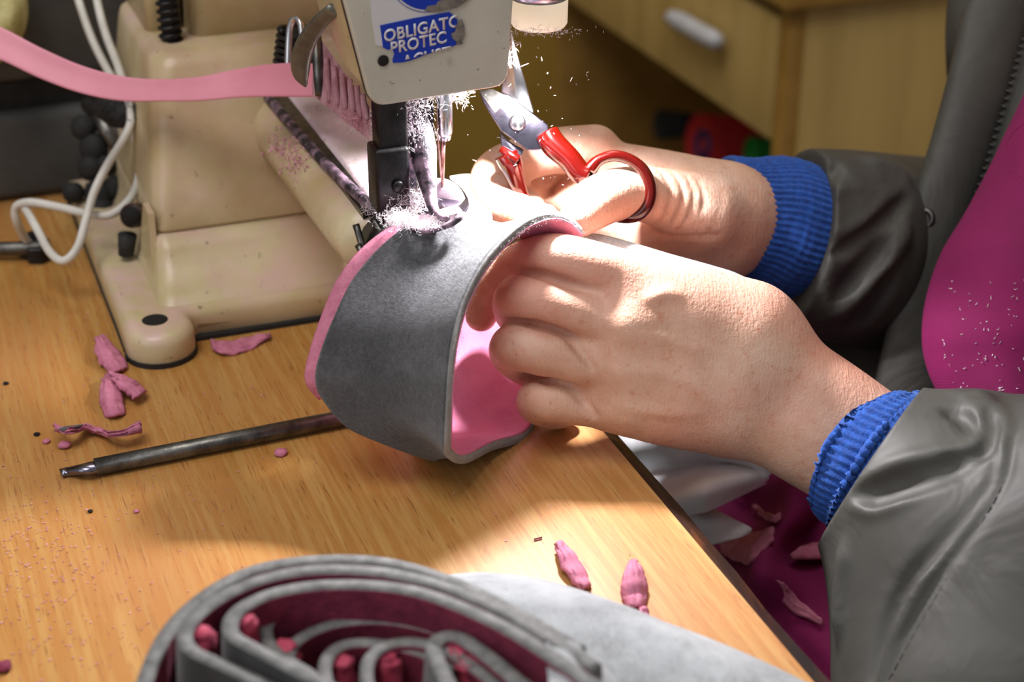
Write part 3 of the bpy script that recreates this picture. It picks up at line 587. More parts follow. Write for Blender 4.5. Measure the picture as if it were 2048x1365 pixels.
# dark motor housing behind, with belt guard and clamp
mot = empty('motor_housing', M(.02, 1.0, 0), 'large dark grey motor housing standing behind the cables at the left', 'motor')
bpy.context.view_layer.update()
hull_prism('lower_casing', [rrect(-.25, .150, .975, 1.25, .02, z) for z in (.001, .052)], 'dark', mot, .006, 3)
hull_prism('dark_gap', [rrect(-.245, .146, .985, 1.25, .02, z) for z in (.0525, .068)], 'rubber', mot)
hull_prism('upper_casing', [rrect(-.25, .152, .98, 1.25, .02, z) for z in (.0685, .20)], 'dark', mot, .006, 3)
for k, (a, b) in enumerate((((175, 205), (235, 290)), ((195, 195), (250, 275)))):
    tube('drive_rod', [P(a[0], a[1], .97), P(b[0], b[1], .955)], .0045, 'darksteel', mot, 1, 10)
for (u, v, r) in ((170, 255, .007), (190, 295, .008), (185, 335, .0075), (215, 330, .006), (200, 385, .008), (235, 375, .007), (150, 385, .006), (205, 420, .008)):
    lathe('housing_bolt', [(r, 0), (r, .004), (r*.6, .007), (r*.1, .0072)], 'rubber', P(u, v, .965), (-.2, -1, .3), mot, 10)
stand = empty('knee_lever_clamp', T(60, 520, 0), 'dark metal lever clamp lying on the bench below the looped cable', 'clamp')
bpy.context.view_layer.update()
tube('lever_rod', [T(-20, 498, .006), T(60, 496, .007), T(100, 490, .008)], .0038, 'darksteel', stand, 4, 10)
for (u, v, r) in ((62, 512, .006), (78, 520, .007), (70, 500, .007)): lathe('clamp_nut', [(r, 0), (r, .008), (r*.8, .009)], 'black', T(u, v, 0), parent=stand, seg=6, smooth=False)
# pink ribbon fed from the left into the guard
rc = [(-60, 40, 66, .875), (0, 54, 66, .87), (80, 95, 62, .865), (160, 130, 56, .86), (240, 152, 50, .852), (320, 159, 44, .846), (400, 154, 48, .838), (470, 140, 56, .830), (530, 130, 64, .820), (590, 126, 68, .81), (640, 128, 66, .80)]
rib = sheet('pink_binding_tape', [[P(u, t, d) for u, t, h, d in rc], [P(u+2, t+h*.5, d-.001) for u, t, h, d in rc], [P(u, t+h, d-.004) for u, t, h, d in rc]], 'ribbon', None, 10, 5, .0007)
tag(rib, 'pink binding tape sagging from the left into the machine guard', 'tape')
yl = lathe('foam_roll', [(.030, 0), (.033, .004), (.033, .02), (.030, .024), (.012, .024)], 'yellow', P(-55, 22, .95), (-.1, -.9, .4), None, 40); tag(yl, 'fuzzy yellow foam roll at the upper left corner', 'roll')
# ------------------------------------------------------------------ long metal rod with a flattened tip
rod = empty('metal_rod', T(120, 945, 0), 'dark steel rod with a flattened bright tip lying on the bench', 'rod'); bpy.context.view_layer.update()
a, b = T(190, 935, .0042), T(760, 822, .0042); dv = (b-a).normalized()
tube('shaft', [a, a.lerp(b, .5), b], [.0038, .0038, .0038], 'darksteel', rod, 1, 20)
tt = T(122, 947, .0016)
tube('tip', [a+dv*.001, a-dv*.004, tt+dv*.004, tt], [.0038, .0037, .0030, .0026], 'steelb', rod, 4, 16, flat=((dv.x*.3, dv.y*.3, 1), .55))
# ------------------------------------------------------------------ pink offcuts
def scrap(uv, z, label, curl=.002, th=.0014, group=None, mat='felt', cl=None, base=None, name='leather_offcut'):
    """uv: left edge and right edge lists of pixels on the surface (equal length)"""
    L, R = uv; rows = []
    for (a, b) in ((0, 0), (.33, .6), (.66, .55), (1, 0)):
        rows.append([tuple((base or T)(l[0]*(1-a)+r[0]*a, l[1]*(1-a)+r[1]*a, z+.0005+b*curl+curl*.5*math.sin(i*1.7))) for i, (l, r) in enumerate(zip(L, R))])
    def crumple(G):
        n = G.shape; G = G.copy(); G[..., 2] += np.abs(RNG.normal(0, .00016, n[:2]))+.0012*np.abs(np.sin(np.arange(n[0])[:, None]*.9+RNG.uniform(0, 6))*np.sin(np.arange(n[1])[None]*.55+RNG.uniform(0, 6))); G[..., :2] += RNG.normal(0, .00014, (*n[:2], 2)); return G
    o = sheet(name, rows, mat, None, 6, 4, th, fn=crumple, offset=1); return tag(o, label, cl or 'offcut', group)
scrap(([(192, 682), (194, 715), (206, 735), (226, 750)], [(205, 675), (228, 700), (245, 720), (254, 742)]), .0005, 'pink pointed offcut leaning toward the machine foot', .003)
scrap(([(208, 762), (204, 790), (206, 815), (216, 838)], [(226, 755), (236, 785), (244, 812), (248, 832)]), .0005, 'crumpled pink offcut with a dark slit, second below the machine foot', .004)
scrap(([(214, 752), (236, 776), (258, 790), (268, 803)], [(222, 750), (252, 760), (272, 770), (290, 788)]), .003, 'pink offcut with folded end lying over the crumpled one', .003)
o = scrap(([(108, 848), (140, 862), (170, 850), (200, 858), (230, 866), (282, 862)], [(118, 870), (140, 868), (170, 866), (200, 874), (230, 878), (284, 852)]), .002, 'long wavy curled pink offcut left of the steel rod', .006, .0016)
tube('grey_fold', [T(112, 855, .006), T(135, 858, .009), T(165, 850, .008)], [.0004, .002, .0004], 'suede', o, 5, 8, flat=((0, 0, 1), .5))
scrap(([(420, 680), (436, 684), (470, 682), (510, 672), (540, 668)], [(424, 700), (440, 708), (470, 710), (505, 700), (538, 676)]), .0005, 'oval pink offcut tucked against the machine base plate', .002)
scrap(([(1112, 1094), (1118, 1125), (1138, 1160), (1168, 1184)], [(1122, 1090), (1146, 1115), (1168, 1148), (1176, 1178)]), .0005, 'narrow torn pink offcut, the left one beside the light patch', .003)
scrap(([(1262, 1130), (1250, 1165), (1248, 1195), (1256, 1218)], [(1268, 1125), (1282, 1150), (1290, 1185), (1286, 1218)]), .0005, 'folded pink offcut, the right one by the pale leather', .005)
scrap(([(1282, 1224), (1280, 1238), (1282, 1250), (1284, 1260)], [(1290, 1222), (1292, 1236), (1292, 1250), (1290, 1260)]), .0003, 'tiny pink strip poking out behind the pale leather', .001)
def crumb(u, v, r, label, mat='felt', group=None, fl=.5):
    bm = bmesh.new(); bmesh.ops.create_icosphere(bm, subdivisions=2, radius=r)
    for q in bm.verts: q.co *= random.uniform(.8, 1.15); q.co.z *= fl
    c = T(u, v, 0); bmesh.ops.translate(bm, verts=bm.verts, vec=c+Vector((0, 0, r*fl*.8))); return tag(bm_obj('crumb', bm, mat, None, True), label, 'crumb', group)
crumb(131, 895, .0030, 'round pink crumb above the rod tip'); crumb(93, 886, .0018, 'small pink crumb left of the round one'); crumb(562, 910, .0030, 'pink crumb just below the middle of the steel rod')
crumb(74, 871, .0014, 'tiny black speck left of the wavy offcut', 'hole'); crumb(12, 769, .0014, 'tiny black speck near the left frame edge', 'hole'); crumb(181, 1025, .0011, 'tiny black speck below the rod tip', 'hole')
crumb(273, 1025, .0013, 'tiny pink crumb below the middle of the rod'); crumb(6, 1340, .0034, 'dark pink crumb at the lower left corner', 'pinkdark')
sp_ = [(T(RNG.normal(90, 90), RNG.normal(1160, 110), .0003), (.008, .008, 0), 3, .0014, .00022) for _ in range(110)]+[(T(RNG.normal(230, 110), RNG.normal(960, 120), .0003), (.008, .008, 0), 2, .0011, .0002) for _ in range(50)]+[(T(RNG.uniform(20, 1500), RNG.uniform(800, 1250), .0003), (.012, .012, 0), 1, .0016, .00018) for _ in range(40)]+[(T(RNG.normal(230, 60), RNG.normal(620, 60), .0003), (.006, .006, 0), 3, .001, .0002) for _ in range(40)]
sp_ = [q for q in sp_ if -.75 < (q[0].x*ca+q[0].y*sa) < .255]
fibers('bench_dust', sp_, 'pinklint', None, 'stuff', 'fine pink leather dust sprinkled over the oak bench', 'dust')
tube('pencil_mark', [T(1068, 1079, .0002), T(1084, 1075, .0002)], .0003, 'pinkdark', bench, 1, 5); tube('pencil_mark', [T(1068, 1083, .0002), T(1084, 1079, .0002)], .0003, 'pinkdark', bench, 1, 5)
# ================================================================== the leather piece being sewn
work = empty('shoe_upper', P(760, 700, .74), 'curved grey suede shoe upper with pink lining under the needle', 'shoe part'); bpy.context.view_layer.update()
Lc = [(915, 424, .752), (900, 428, .742), (868, 436, .732), (812, 456, .726), (752, 506, .721), (704, 566, .717), (668, 640, .713), (643, 705, .711), (633, 752, .711), (648, 792, .714), (700, 848, .718), (800, 888, .722), (862, 905, .735), (840, 896, .748), (800, 850, .782), (790, 700, .80), (790, 560, .80)]
Rc = [(1166, 470, .742), (1143, 446, .736), (1108, 436, .730), (1064, 450, .722), (1018, 486, .714), (972, 540, .706), (934, 614, .699), (914, 688, .694), (906, 760, .692), (903, 830, .693), (902, 880, .696), (905, 900, .702), (930, 911, .716), (985, 885, .745), (1062, 852, .770), (1080, 740, .785), (1110, 600, .79)]
def work_rows(Lc, Rc, n=7, bulge=.006):
    L = np.array([tuple(P(*p)) for p in Lc]); R = np.array([tuple(P(*p)) for p in Rc]); rows = []
    tan = np.gradient((L+R)/2, axis=0)
    for i in range(len(L)):
        r = R[i]-L[i]; nn = np.cross(tan[i], r); nn /= np.linalg.norm(nn)+1e-9
        rows.append([tuple(L[i]+r*t+nn*bulge*math.sin(math.pi*t)*(-1 if i < 12 else -.3)) for t in np.linspace(0, 1, n)])
    return rows
WR = work_rows(Lc, Rc)
outer = sheet('suede_outer', WR, ['suede', 'suede_edge', 'suede_edge'], work, 7, 7, .0038, matoff=0, rimoff=2, offset=-1)
inner = sheet('pink_lining', WR, ['pink', 'pink', 'pink'], work, 7, 7, .0007, offset=1)
# pink reinforcement showing past the left edge
Lb = [(p[0], p[1], p[2]+.0015) for p in Lc[2:10]]
off = [(0, 2), (-16, 0), (-26, 0), (-24, 0), (-20, 2), (-17, 6), (-14, 10), (-2, 2)]
La = [(a[0]+o[0], a[1]+o[1], a[2]+.004) for a, o in zip(Lb, off)]
sheet('pink_edge_strip', [[P(a[0], a[1], a[2]), P((a[0]+b[0])/2, (a[1]+b[1])/2, (a[2]+b[2])/2), P(b[0]+16, b[1]+4, b[2]+.0005)] for a, b in zip(La, Lb)], 'felt', work, 5, 7, .0022)
# the rest of the piece lying back over the wrist
tl = [(1150, 470, .752), (1195, 468, .758), (1260, 484, .764), (1340, 508, .770), (1420, 530, .776), (1480, 550, .782), (1530, 585, .79)]
sheet('suede_tail', [[P(u, v, d), P(u-12, v+14, d-.004), P(u-20, v+60, d-.006), P(u-25, v+120, d-.004)] for u, v, d in tl], ['suede_light', 'pink', 'suede_dark'], work, 5, 6, .0022, matoff=1, rimoff=2)
sheet('suede_back_flap', [[P(900, 352, .80), P(905, 400, .79), P(905, 436, .775)], [P(935, 348, .80), P(935, 395, .79), P(935, 436, .775)], [P(962, 352, .80), P(975, 398, .79), P(985, 436, .775)]], ['suede_light', 'pink', 'suede_edge'], work, 4, 4, .002)
# nap fibres on the top, coloured pale to stand in for the lamp's glare
fz = []; WA = grid_cat(WR, 4, 4)
for _ in range(5200):
    i = RNG.uniform(0, 34); j = RNG.uniform(0, WA.shape[1]-1.01)
    if RNG.random() > 1.1-abs(i-11)/20: continue
    p = WA[int(i), int(j)]*(1-j % 1)+WA[int(i), int(j)+1]*(j % 1); q = WA[int(i)+1, int(j)]*(1-j % 1)+WA[int(i)+1, int(j)+1]*(j % 1); fz.append((p*(1-i % 1)+q*(i % 1), (.0005, .0005, .0004), 4, .0015, .00005))
fibers('suede_lit_nap', fz, 'litnap', work)
# fuzz standing up along the lit edge
ex = []
R = cat([P(*p) for p in Rc[:9]], 10)
for p in R: ex.append((p, (.0008, .0008, .0008), 14, .0012, .00006))
fibers('suede_fuzz', ex, 'lint' if False else 'suede_edge', work)

# ================================================================== scissors
sc_ = empty('scissors', P(1040, 250, .775), 'scissors with clear red plastic handles held open in the far hand', 'scissors'); bpy.context.view_layer.update()
def uvprism(name, uv, d0, th, mat, parent, bw=0, seg=2, dz=None):
    a = [P(u, v, (dz(u, v) if dz else d0)) for u, v in uv]; n = Vector(ray(1040, 300)).normalized()*th
    return hull_prism(name, [a, [p+n for p in a]], mat, parent, bw, seg)
dzb = lambda u, v: .772+(.0000)*(u-1040)
uvprism('blade', [(958, 182), (985, 178), (1000, 186), (1018, 190), (1097, 250), (1098, 268), (1080, 301), (1056, 302), (1002, 262), (966, 205)], .772, .0028, 'steelb', sc_, .0006)
uvprism('blade', [(1016, 72), (1024, 60), (1031, 92), (1068, 222), (1062, 246), (1030, 215), (1000, 200), (1006, 150)], .7755, .0026, 'steel', sc_, .0006)
uvprism('blade_shank', [(1000, 262), (1022, 285), (1048, 300), (1040, 322), (1030, 318), (1003, 300)], .7755, .0028, 'steelb', sc_, .0006)
uvprism('blade_bevel', [(958, 182), (985, 178), (1020, 196), (990, 226)], .7716, .0006, 'darksteel', sc_)
lathe('pivot_screw', [(.0036, 0), (.0037, .0008), (.0030, .0014), (.0004, .0016)], 'steel', P(1035, 245, .7718), tuple(-ray(1035, 245)), sc_, 24)
hull_prism('screw_slot', [[P(u, v, .7702) for u, v in ((1032, 230), (1036, 230), (1039, 260), (1035, 260))], [P(u, v, .7706) for u, v in ((1032, 230), (1036, 230), (1039, 260), (1035, 260))]], 'darksteel', sc_)
ringp = [(1178, 342, .768), (1196, 322, .768), (1225, 312, .768), (1256, 318, .769), (1284, 338, .770), (1299, 368, .771), (1298, 402, .772), (1280, 428, .773), (1252, 436, .775), (1222, 428, .778), (1196, 402, .782), (1180, 372, .780), (1180, 350, .773)]
hnd = tube('handle', PP([(1094, 268, .773), (1108, 290, .772), (1138, 318, .770), (1160, 345, .769), (1180, 352, .768)]), [.0056, .0058, .0052, .0050, .0046], 'red', sc_, 7, 18)
tube('handle_ring', PP(ringp), [.0034, .0026, .0025, .0026, .0027, .0028, .0028, .0027, .0026, .0026, .0026, .0026, .0028], 'red', hnd, 6, 16)
tube('handle', PP([(1012, 308, .777), (1022, 330, .778), (1032, 360, .780), (1042, 388, .783), (1052, 410, .786)]), [.0054, .0052, .0040, .0034, .0032], 'red', sc_, 7, 16)
tube('handle_lip', PP([(1002, 300, .775), (1020, 312, .774), (1036, 322, .774)]), [.0022, .0026, .0026], 'red', sc_, 5, 12)

# ================================================================== person
person = empty('person', P(1950, 900, .9), 'person in grey jacket and magenta apron sewing with both hands, scissors in the far one', 'person'); bpy.context.view_layer.update()
VIEW = Vector(ray(1250, 600)).normalized()
def near_hand():
    f = Field((-.04, .50, .70), (.26, .86, .95), .00105)
    W = [(1512, 742, .742), (1530, 790, .742)]
    fl = (VIEW, 1.25)
    # forearm: two overlapping bones of flesh, tapering to the wrist
    f.chain(PP([(1500, 702, .742), (1640, 792, .737), (1790, 900, .729), (1960, 1010, .712)]), [.0185, .0188, .0192, .022], .010)
    f.chain(PP([(1440, 780, .745), (1590, 870, .738), (1730, 950, .730), (1900, 1060, .712)]), [.0190, .0190, .0200, .024], .010)
    # carpus and metacarpals
    mcp = [(1262, 556, .7335), (1238, 652, .7345), (1222, 738, .738), (1216, 812, .745)]
    car = [(1490, 674, .742), (1470, 705, .741), (1450, 755, .743), (1430, 800, .746)]
    for m, c, r0, r1 in zip(mcp, car, (.0178, .0185, .0185, .0165), (.0112, .0110, .0106, .0102)):
        f.cone(P(*m), P(*c), r1, r0, .020, flat=fl)
    for (a, b, c, d) in ((1300, 606, 1480, 680), (1290, 695, 1460, 730), (1280, 775, 1440, 778)): f.cone(P(a, b, .7365+(b-606)*.00003), P(c, d, .741), .0100, .0185, .020, flat=fl)
    f.cone(P(1300, 640, .744), P(1280, 770, .748), .014, .014, .016)
    f.cone(P(1370, 640, .741), P(1355, 770, .744), .017, .017, .018)
    # fingers: proximal, middle, tip
    F = {'index': ([(1262, 556, .7345), (1180, 530, .734), (1098, 514, .738), (1035, 532, .752), (985, 582, .768), (962, 632, .775)], [.0108, .0104, .0101, .0092, .0083, .0072]),
         'middle': ([(1238, 652, .7345), (1140, 618, .733), (1044, 594, .737), (1030, 622, .752), (1060, 650, .765), (1090, 655, .770)], [.0106, .0101, .0098, .0094, .0090, .0078]),
         'ring': ([(1222, 738, .738), (1130, 716, .735), (1035, 694, .738), (1028, 712, .752), (1062, 736, .764), (1092, 740, .770)], [.0106, .0102, .0102, .0096, .0088, .0075]),
         'pinky': ([(1216, 812, .745), (1150, 806, .742), (1086, 800, .743), (1076, 808, .755), (1100, 822, .766), (1124, 826, .770)], [.0101, .0096, .0097, .0090, .0082, .0070])}
    for k in ('index', 'middle', 'ring', 'pinky'):
        p, r = F[k]; g = Field(f.lo, f.lo+(f.n-1)*f.v, f.v) if False else None
        f.chain(PP(p), r, .0016, n=4)
    # webs between the fingers so they leave the back of the hand in soft valleys
    for a, b in (((1205, 590, .742), (1230, 610, .744)), ((1190, 690, .744), (1215, 700, .746)), ((1175, 768, .748), (1205, 776, .750))): f.cone(P(*a), P(*b), .008, .010, .010)
    # thumb underneath
    f.chain(PP([(1440, 640, .756), (1330, 590, .768), (1220, 560, .775), (1140, 560, .772), (1085, 575, .768)]), [.015, .0135, .0115, .0108, .0085], .006)
    # knuckles, tendons, veins
    for u, v, r in ((1262, 655, .0045), (1240, 745, .0042), (1232, 815, .0040)): 
        d = f.hit(u, v); f.cone(P(u, v, d+r*.78), P(u+16, v+6, d+r*.84), r, r*.9, .012)
    f.ridge([(1300, 602, .0010), (1320, 592, .0015), (1338, 582, .0010)], .0014, .0011, .004)
    for L in ([(1225, 745), (1290, 742), (1350, 756), (1410, 784)], [(1210, 790), (1260, 812), (1330, 824), (1400, 822)], [(1375, 735), (1400, 780), (1440, 810)], [(1290, 600), (1330, 590), (1370, 596)], [(1290, 668), (1360, 688), (1430, 704)]): f.ridge(L, .0020, .0014, .0030)
    # creases: between curled fingers, web lines, wrist
    f.blur(1)
    for L, r in (([(1040, 545), (1090, 553), (1130, 566), (1172, 582)], .0024), ([(1020, 640), (1080, 650), (1130, 668), (1160, 700), (1184, 735)], .0023),
                 ([(1050, 755), (1100, 762), (1140, 775), (1165, 800), (1190, 830)], .0021)):
        f.ridge(L, r, .0002, .0030, 'sub')
    f.blur(1)
    return f
def far_hand():
    f = Field((-.03, .66, .74), (.19, .95, 1.01), .00105)
    # wrist and heel of the hand
    f.chain(PP([(1680, 470, .875), (1560, 452, .85), (1460, 430, .828)]), [.024, .0222, .0215], .012)
    f.chain(PP([(1480, 402, .832), (1400, 378, .826), (1300, 350, .826), (1200, 332, .828)]), [.0130, .0140, .0125, .0115], .010)
    f.chain(PP([(1470, 456, .832), (1400, 470, .826), (1320, 470, .826), (1230, 440, .828)]), [.0150, .0165, .0160, .0145], .012)
    f.chain(PP([(1450, 420, .825), (1380, 410, .824), (1280, 385, .830)]), [.0175, .0165, .014], .012)
    f.chain(PP([(1440, 500, .830), (1360, 505, .832), (1260, 485, .838), (1190, 460, .84)]), [.0160, .0150, .013, .0115], .010)
    f.cone(P(1120, 400, .850), P(1260, 410, .845), .017, .019, .012); f.cone(P(1120, 380, .845), P(1240, 360, .842), .012, .014, .012)
    # thumb through the ring
    f.chain(PP([(1405, 420, .808), (1330, 398, .795), (1268, 384, .783)]), [.0175, .0140, .0118], .010)
    f.chain(PP([(1268, 384, .783), (1222, 392, .772), (1182, 412, .762), (1158, 436, .754)]), [.0116, .0118, .0110, .0086], .004)
    # index finger: out past the scissors, knuckle at the left, tip back to the work
    f.chain(PP([(1190, 300, .824), (1110, 302, .818), (1040, 320, .810), (992, 348, .803), (988, 385, .795), (1020, 418, .785), (1060, 436, .778)]), [.0120, .0108, .0104, .0108, .0104, .0096, .0080], .005)
    # middle finger tip beside it, ring and little finger folded behind
    f.chain(PP([(1200, 345, .838), (1120, 350, .842), (1060, 362, .84), (1040, 400, .825), (1058, 424, .803), (1085, 440, .790)]), [.0120, .0108, .0105, .0100, .0092, .0080], .005)
    f.chain(PP([(1200, 400, .845), (1130, 405, .850), (1090, 425, .845), (1095, 450, .825), (1120, 460, .812)]), [.0118, .0106, .0102, .0094, .0080], .005)
    f.chain(PP([(1210, 450, .845), (1150, 458, .850), (1110, 470, .845), (1115, 485, .828)]), [.0108, .0096, .0090, .0078], .005)
    # wrinkles at the thumb root, crease of the palm
    f.blur(1)
    for L in ([(1302, 350), (1318, 378), (1316, 412), (1300, 440)], [(1322, 345), (1342, 374), (1340, 412), (1322, 446)], [(1345, 345), (1366, 378), (1362, 416), (1342, 452)], [(1370, 350), (1388, 384), (1384, 420), (1366, 456)], [(1395, 360), (1408, 390), (1404, 424)]):
        f.ridge(L, .0006, -.0002, .0024, 'sub')
    f.ridge([(1180, 322), (1130, 350), (1100, 385), (1090, 410)], .0012, -.0003, .003, 'sub')
    f.ridge([(1300, 470), (1370, 474), (1440, 470)], .0010, -.0002, .003, 'sub')
    f.blur(1)
    return f
FN = near_hand(); FR = far_hand()
def torso_field():
    f = Field((-.05, .42, .20), (.62, 1.22, 1.42), .008)
    f.cone((.40, .80, .62), (.36, .80, 1.18), .12, .13, .06); f.cone((.38, .66, 1.2), (.38, 1.0, 1.2), .06, .06, .05)
    E1 = P(2230, 1260, .70); f.cone((.44, .64, 1.2), E1, .05, .038, .03); f.cone(E1, P(1960, 1010, .712), .038, .024, .03)
    E2 = P(2060, 490, 1.05); f.cone((.46, 1.0, 1.22), E2, .045, .036, .02); f.cone(E2, P(1680, 470, .875), .034, .022, .02)
    f.cone((.42, .72, .52), (.27, .66, .52), .075, .06, .03); f.cone((.42, .90, .52), (.27, .94, .52), .075, .06, .03)
    f.cone((.38, .80, 1.2), (.37, .80, 1.34), .05, .05, .03)
    return f
ms = [FN.mesh(), FR.mesh(), torso_field().mesh()]
pts = np.vstack([m[0] for m in ms]); qs = []; k = 0
for m in ms: qs.append(m[1]+k); k += len(m[0])
body = mesh_np('body', pts, np.vstack(qs), 'skin', person)
# ------------------------------------------------------------------ clothes
def knit_tube(name, ctrs, rads, parent, ribs=64, amp=.0007, n=14, seg=None):
    """ribbed cuff: ribs run along the arm"""
    seg = ribs*5; c = cat([(*P(*p), r) for p, r in zip(ctrs, rads)], n); ctr, rr = c[:, :3], c[:, 3]; tan = np.gradient(ctr, axis=0); tan /= np.linalg.norm(tan, axis=1)[:, None]
    up = np.array([0, 0, 1.]); V = []
    for i in range(len(ctr)):
        a = up-tan[i]*up.dot(tan[i]); a /= np.linalg.norm(a); b = np.cross(tan[i], a)
        for k in range(seg):
            t = 2*math.pi*k/seg; r = rr[i]+amp*min(1, .35+.22*min(i, len(ctr)-1-i))*math.cos(ribs*t)+.00015*math.sin(i*1.3+3*t); V.append(ctr[i]+(a*math.cos(t)+b*math.sin(t))*r)
    Fc = [(i*seg+k, i*seg+(k+1) % seg, (i+1)*seg+(k+1) % seg, (i+1)*seg+k) for i in range(len(ctr)-1) for k in range(seg)]
    o = obj_from(name, V, Fc, 'knit', parent); m = o.modifiers.new('t', 'SOLIDIFY'); m.thickness = .0022; m.offset = -1; return o
# jacket body on the far side: panel behind the placket
J0 = [[(1560, 560, .93), (1690, 540, .925), (1800, 520, .91), (1960, 500, .90)], [(1560, 640, .92), (1690, 640, .905), (1780, 640, .895), (1960, 640, .89)], [(1600, 760, .90), (1700, 760, .895), (1770, 770, .885), (1960, 770, .88)], [(1640, 880, .88), (1720, 880, .88), (1780, 880, .88), (1960, 880, .88)]]
jacket = sheet('jacket', [PP(r) for r in J0], 'nylon', person, 8, 8, .002)
# placket strip with stitched edge
pe = [(1985, -90), (1958, -30), (1936, 30), (1922, 90), (1905, 160), (1884, 240), (1858, 330), (1832, 410), (1812, 500), (1796, 590), (1780, 680), (1762, 760), (1745, 860)]
ze = [(2120, -90), (2085, -30), (2058, 30), (2036, 90), (2016, 160), (1992, 240), (1964, 330), (1938, 410), (1916, 480), (1900, 570), (1888, 680), (1885, 760), (1885, 860)]
dd = [q-.012 for q in [.90, .895, .89, .885, .88, .876, .872, .87, .868, .868, .87, .872, .874]]
pl = sheet('placket', [[P(a[0]-3, a[1], d+.008), P(a[0], a[1], d), P(a[0]*.7+b[0]*.3, a[1], d-.003), P(a[0]*.35+b[0]*.65, b[1], d-.002), P(b[0]-8, b[1], d+.002), P(b[0], b[1], d+.007)] for a, b, d in zip(pe, ze, dd)], 'nylon', jacket, 6, 7, .002)
sheet('collar_flap', [[P(1912, -60, .93), P(1940, -60, .925), P(1990, -60, .92)], [P(1902, 30, .93), P(1925, 30, .92), P(1960, 30, .91)], [P(1900, 100, .93), P(1912, 100, .925), P(1930, 100, .91)], [P(1904, 150, .94), P(1908, 150, .935), P(1915, 150, .925)]], 'nylon', jacket, 6, 6, .003)
sheet('zipper_tape', [[P(b[0]-10, b[1], d+.006), P(b[0]+22, b[1], d+.006), P(b[0]+50, b[1], d+.012)] for b, d in zip(ze, dd)], 'nylon', jacket, 5, 7, .0015)
sheet('inner_facing', [[P(b[0]+20, b[1], d+.006), P(b[0]+60, b[1], d-.001), P(b[0]+150, b[1], d+.01)] for b, d in zip(ze, dd)], 'nylon', jacket, 5, 7, .0015)
zc = cat([P(b[0]+2, b[1], d+.003) for b, d in zip(ze[1:], dd[1:])], 12); zl = np.concatenate([[0], np.cumsum(np.linalg.norm(np.diff(zc, axis=0), axis=1))])
bm = bmesh.new(); bmesh.ops.create_cube(bm, size=1); bmesh.ops.bevel(bm, geom=bm.edges[:], offset=.2, segments=1, affect='EDGES')
for q in bm.verts: q.co = Vector((q.co.x*.0030, q.co.y*.0014, q.co.z*.0026))
tme = bpy.data.meshes.new('zipper_tooth'); bm.to_mesh(tme); bm.free(); tme.materials.append(MAT['zip'])
s = 0; i = 0
while s < zl[-1]:
    p = np.array([np.interp(s, zl, zc[:, k]) for k in range(3)]); q = np.array([np.interp(min(s+.002, zl[-1]), zl, zc[:, k]) for k in range(3)])
    o = bpy.data.objects.new('zipper_tooth', tme); COL.objects.link(o); y = Vector(q-p).normalized() if s+.002 < zl[-1] else y
    x = y.cross(-VIEW).normalized(); z = x.cross(y); mt = Matrix((x, y, z)).transposed().to_4x4(); mt.translation = Vector(p)+x*(.0009 if i % 2 else -.0009)
    o.parent = jacket; o.matrix_parent_inverse = jacket.matrix_world.inverted(); o.matrix_world = mt; s += .0021; i += 1
# snap stud
st = P(1850, 438, .8545)
lathe('snap_stud', [(.0050, 0), (.0054, .0012), (.0046, .0022), (.0034, .0024), (.0028, .0013), (.0012, .0011), (.0003, .0011)], 'darksteel', st, tuple(-np.array(ray(1850, 438))+np.array([-.35, 0, .1])), jacket, 30)
def stitches(name, line, parent, step=.0032, L=.0021, r=.00032, mat='thread'):
    c = cat(line, 14); l = np.concatenate([[0], np.cumsum(np.linalg.norm(np.diff(c, axis=0), axis=1))]); V = []; Fc = []; s = 0
    while s+L < l[-1]:
        a = np.array([np.interp(s, l, c[:, k]) for k in range(3)]); b = np.array([np.interp(s+L, l, c[:, k]) for k in range(3)]); d = (b-a)/np.linalg.norm(b-a)
        e = np.cross(d, [0, .3, 1]); e /= np.linalg.norm(e); g = np.cross(d, e); k = len(V)
        for p in (a, b): V += [p+e*r, p-e*.5*r+g*r, p-e*.5*r-g*r]
        Fc += [(k, k+1, k+4, k+3), (k+1, k+2, k+5, k+4), (k+2, k, k+3, k+5), (k, k+2, k+1), (k+3, k+4, k+5)]; s += step
    o = obj_from(name, V, Fc, mat, parent, False); o['kind'] = 'stuff'; return o
stitches('stitching', [P(a[0]+10, a[1], d-.0018) for a, d in zip(pe, dd)], jacket)
# far sleeve
def sleeve_far():
    f = Field((.09, .68, .72), (.34, 1.12, 1.12), .0017)
    f.chain(PP([(1560, 462, .857), (1690, 470, .875), (1800, 474, .945), (1890, 480, 1.00), (1980, 460, 1.05)]), [.0405, .0425, .0440, .048, .052], .02)
    f.chain(PP([(1620, 535, .862), (1700, 560, .875), (1820, 570, .935)]), [.028, .032, .036], .02)
    f.blur(2)
    for L, r, o in (([(1603, 335), (1625, 358), (1642, 377), (1668, 384), (1710, 380)], .0040, .0016), ([(1642, 377), (1652, 430), (1669, 483)], .0038, .0016), ([(1669, 483), (1710, 464), (1748, 439), (1805, 372)], .0050, .0022),
                 ([(1640, 640), (1686, 608), (1739, 549), (1792, 487), (1812, 448)], .0060, .0026), ([(1720, 320), (1780, 340), (1822, 372)], .0045, .0022), ([(1650, 640), (1655, 560), (1660, 500)], .0035, .0016)):
        f.ridge(L, r, o, .0035)
    f.blur(1)
    for L, r, o in (([(1652, 368), (1662, 348), (1671, 330)], .0030, -.0004), ([(1674, 505), (1730, 478), (1780, 436), (1815, 396)], .0050, -.0010), ([(1680, 590), (1730, 540), (1780, 480)], .0060, -.0014), ([(1700, 655), (1750, 610), (1790, 550)], .0050, -.0010)):
        f.ridge(L, r, o, .0045, 'sub')
    f.blur(1); f.clip(P(1590, 462, .86), P(1590, 462, .86)-P(1690, 480, .868)); return f
m = sleeve_far().mesh(); mesh_np('sleeve', m[0], m[1], 'nylon', jacket)
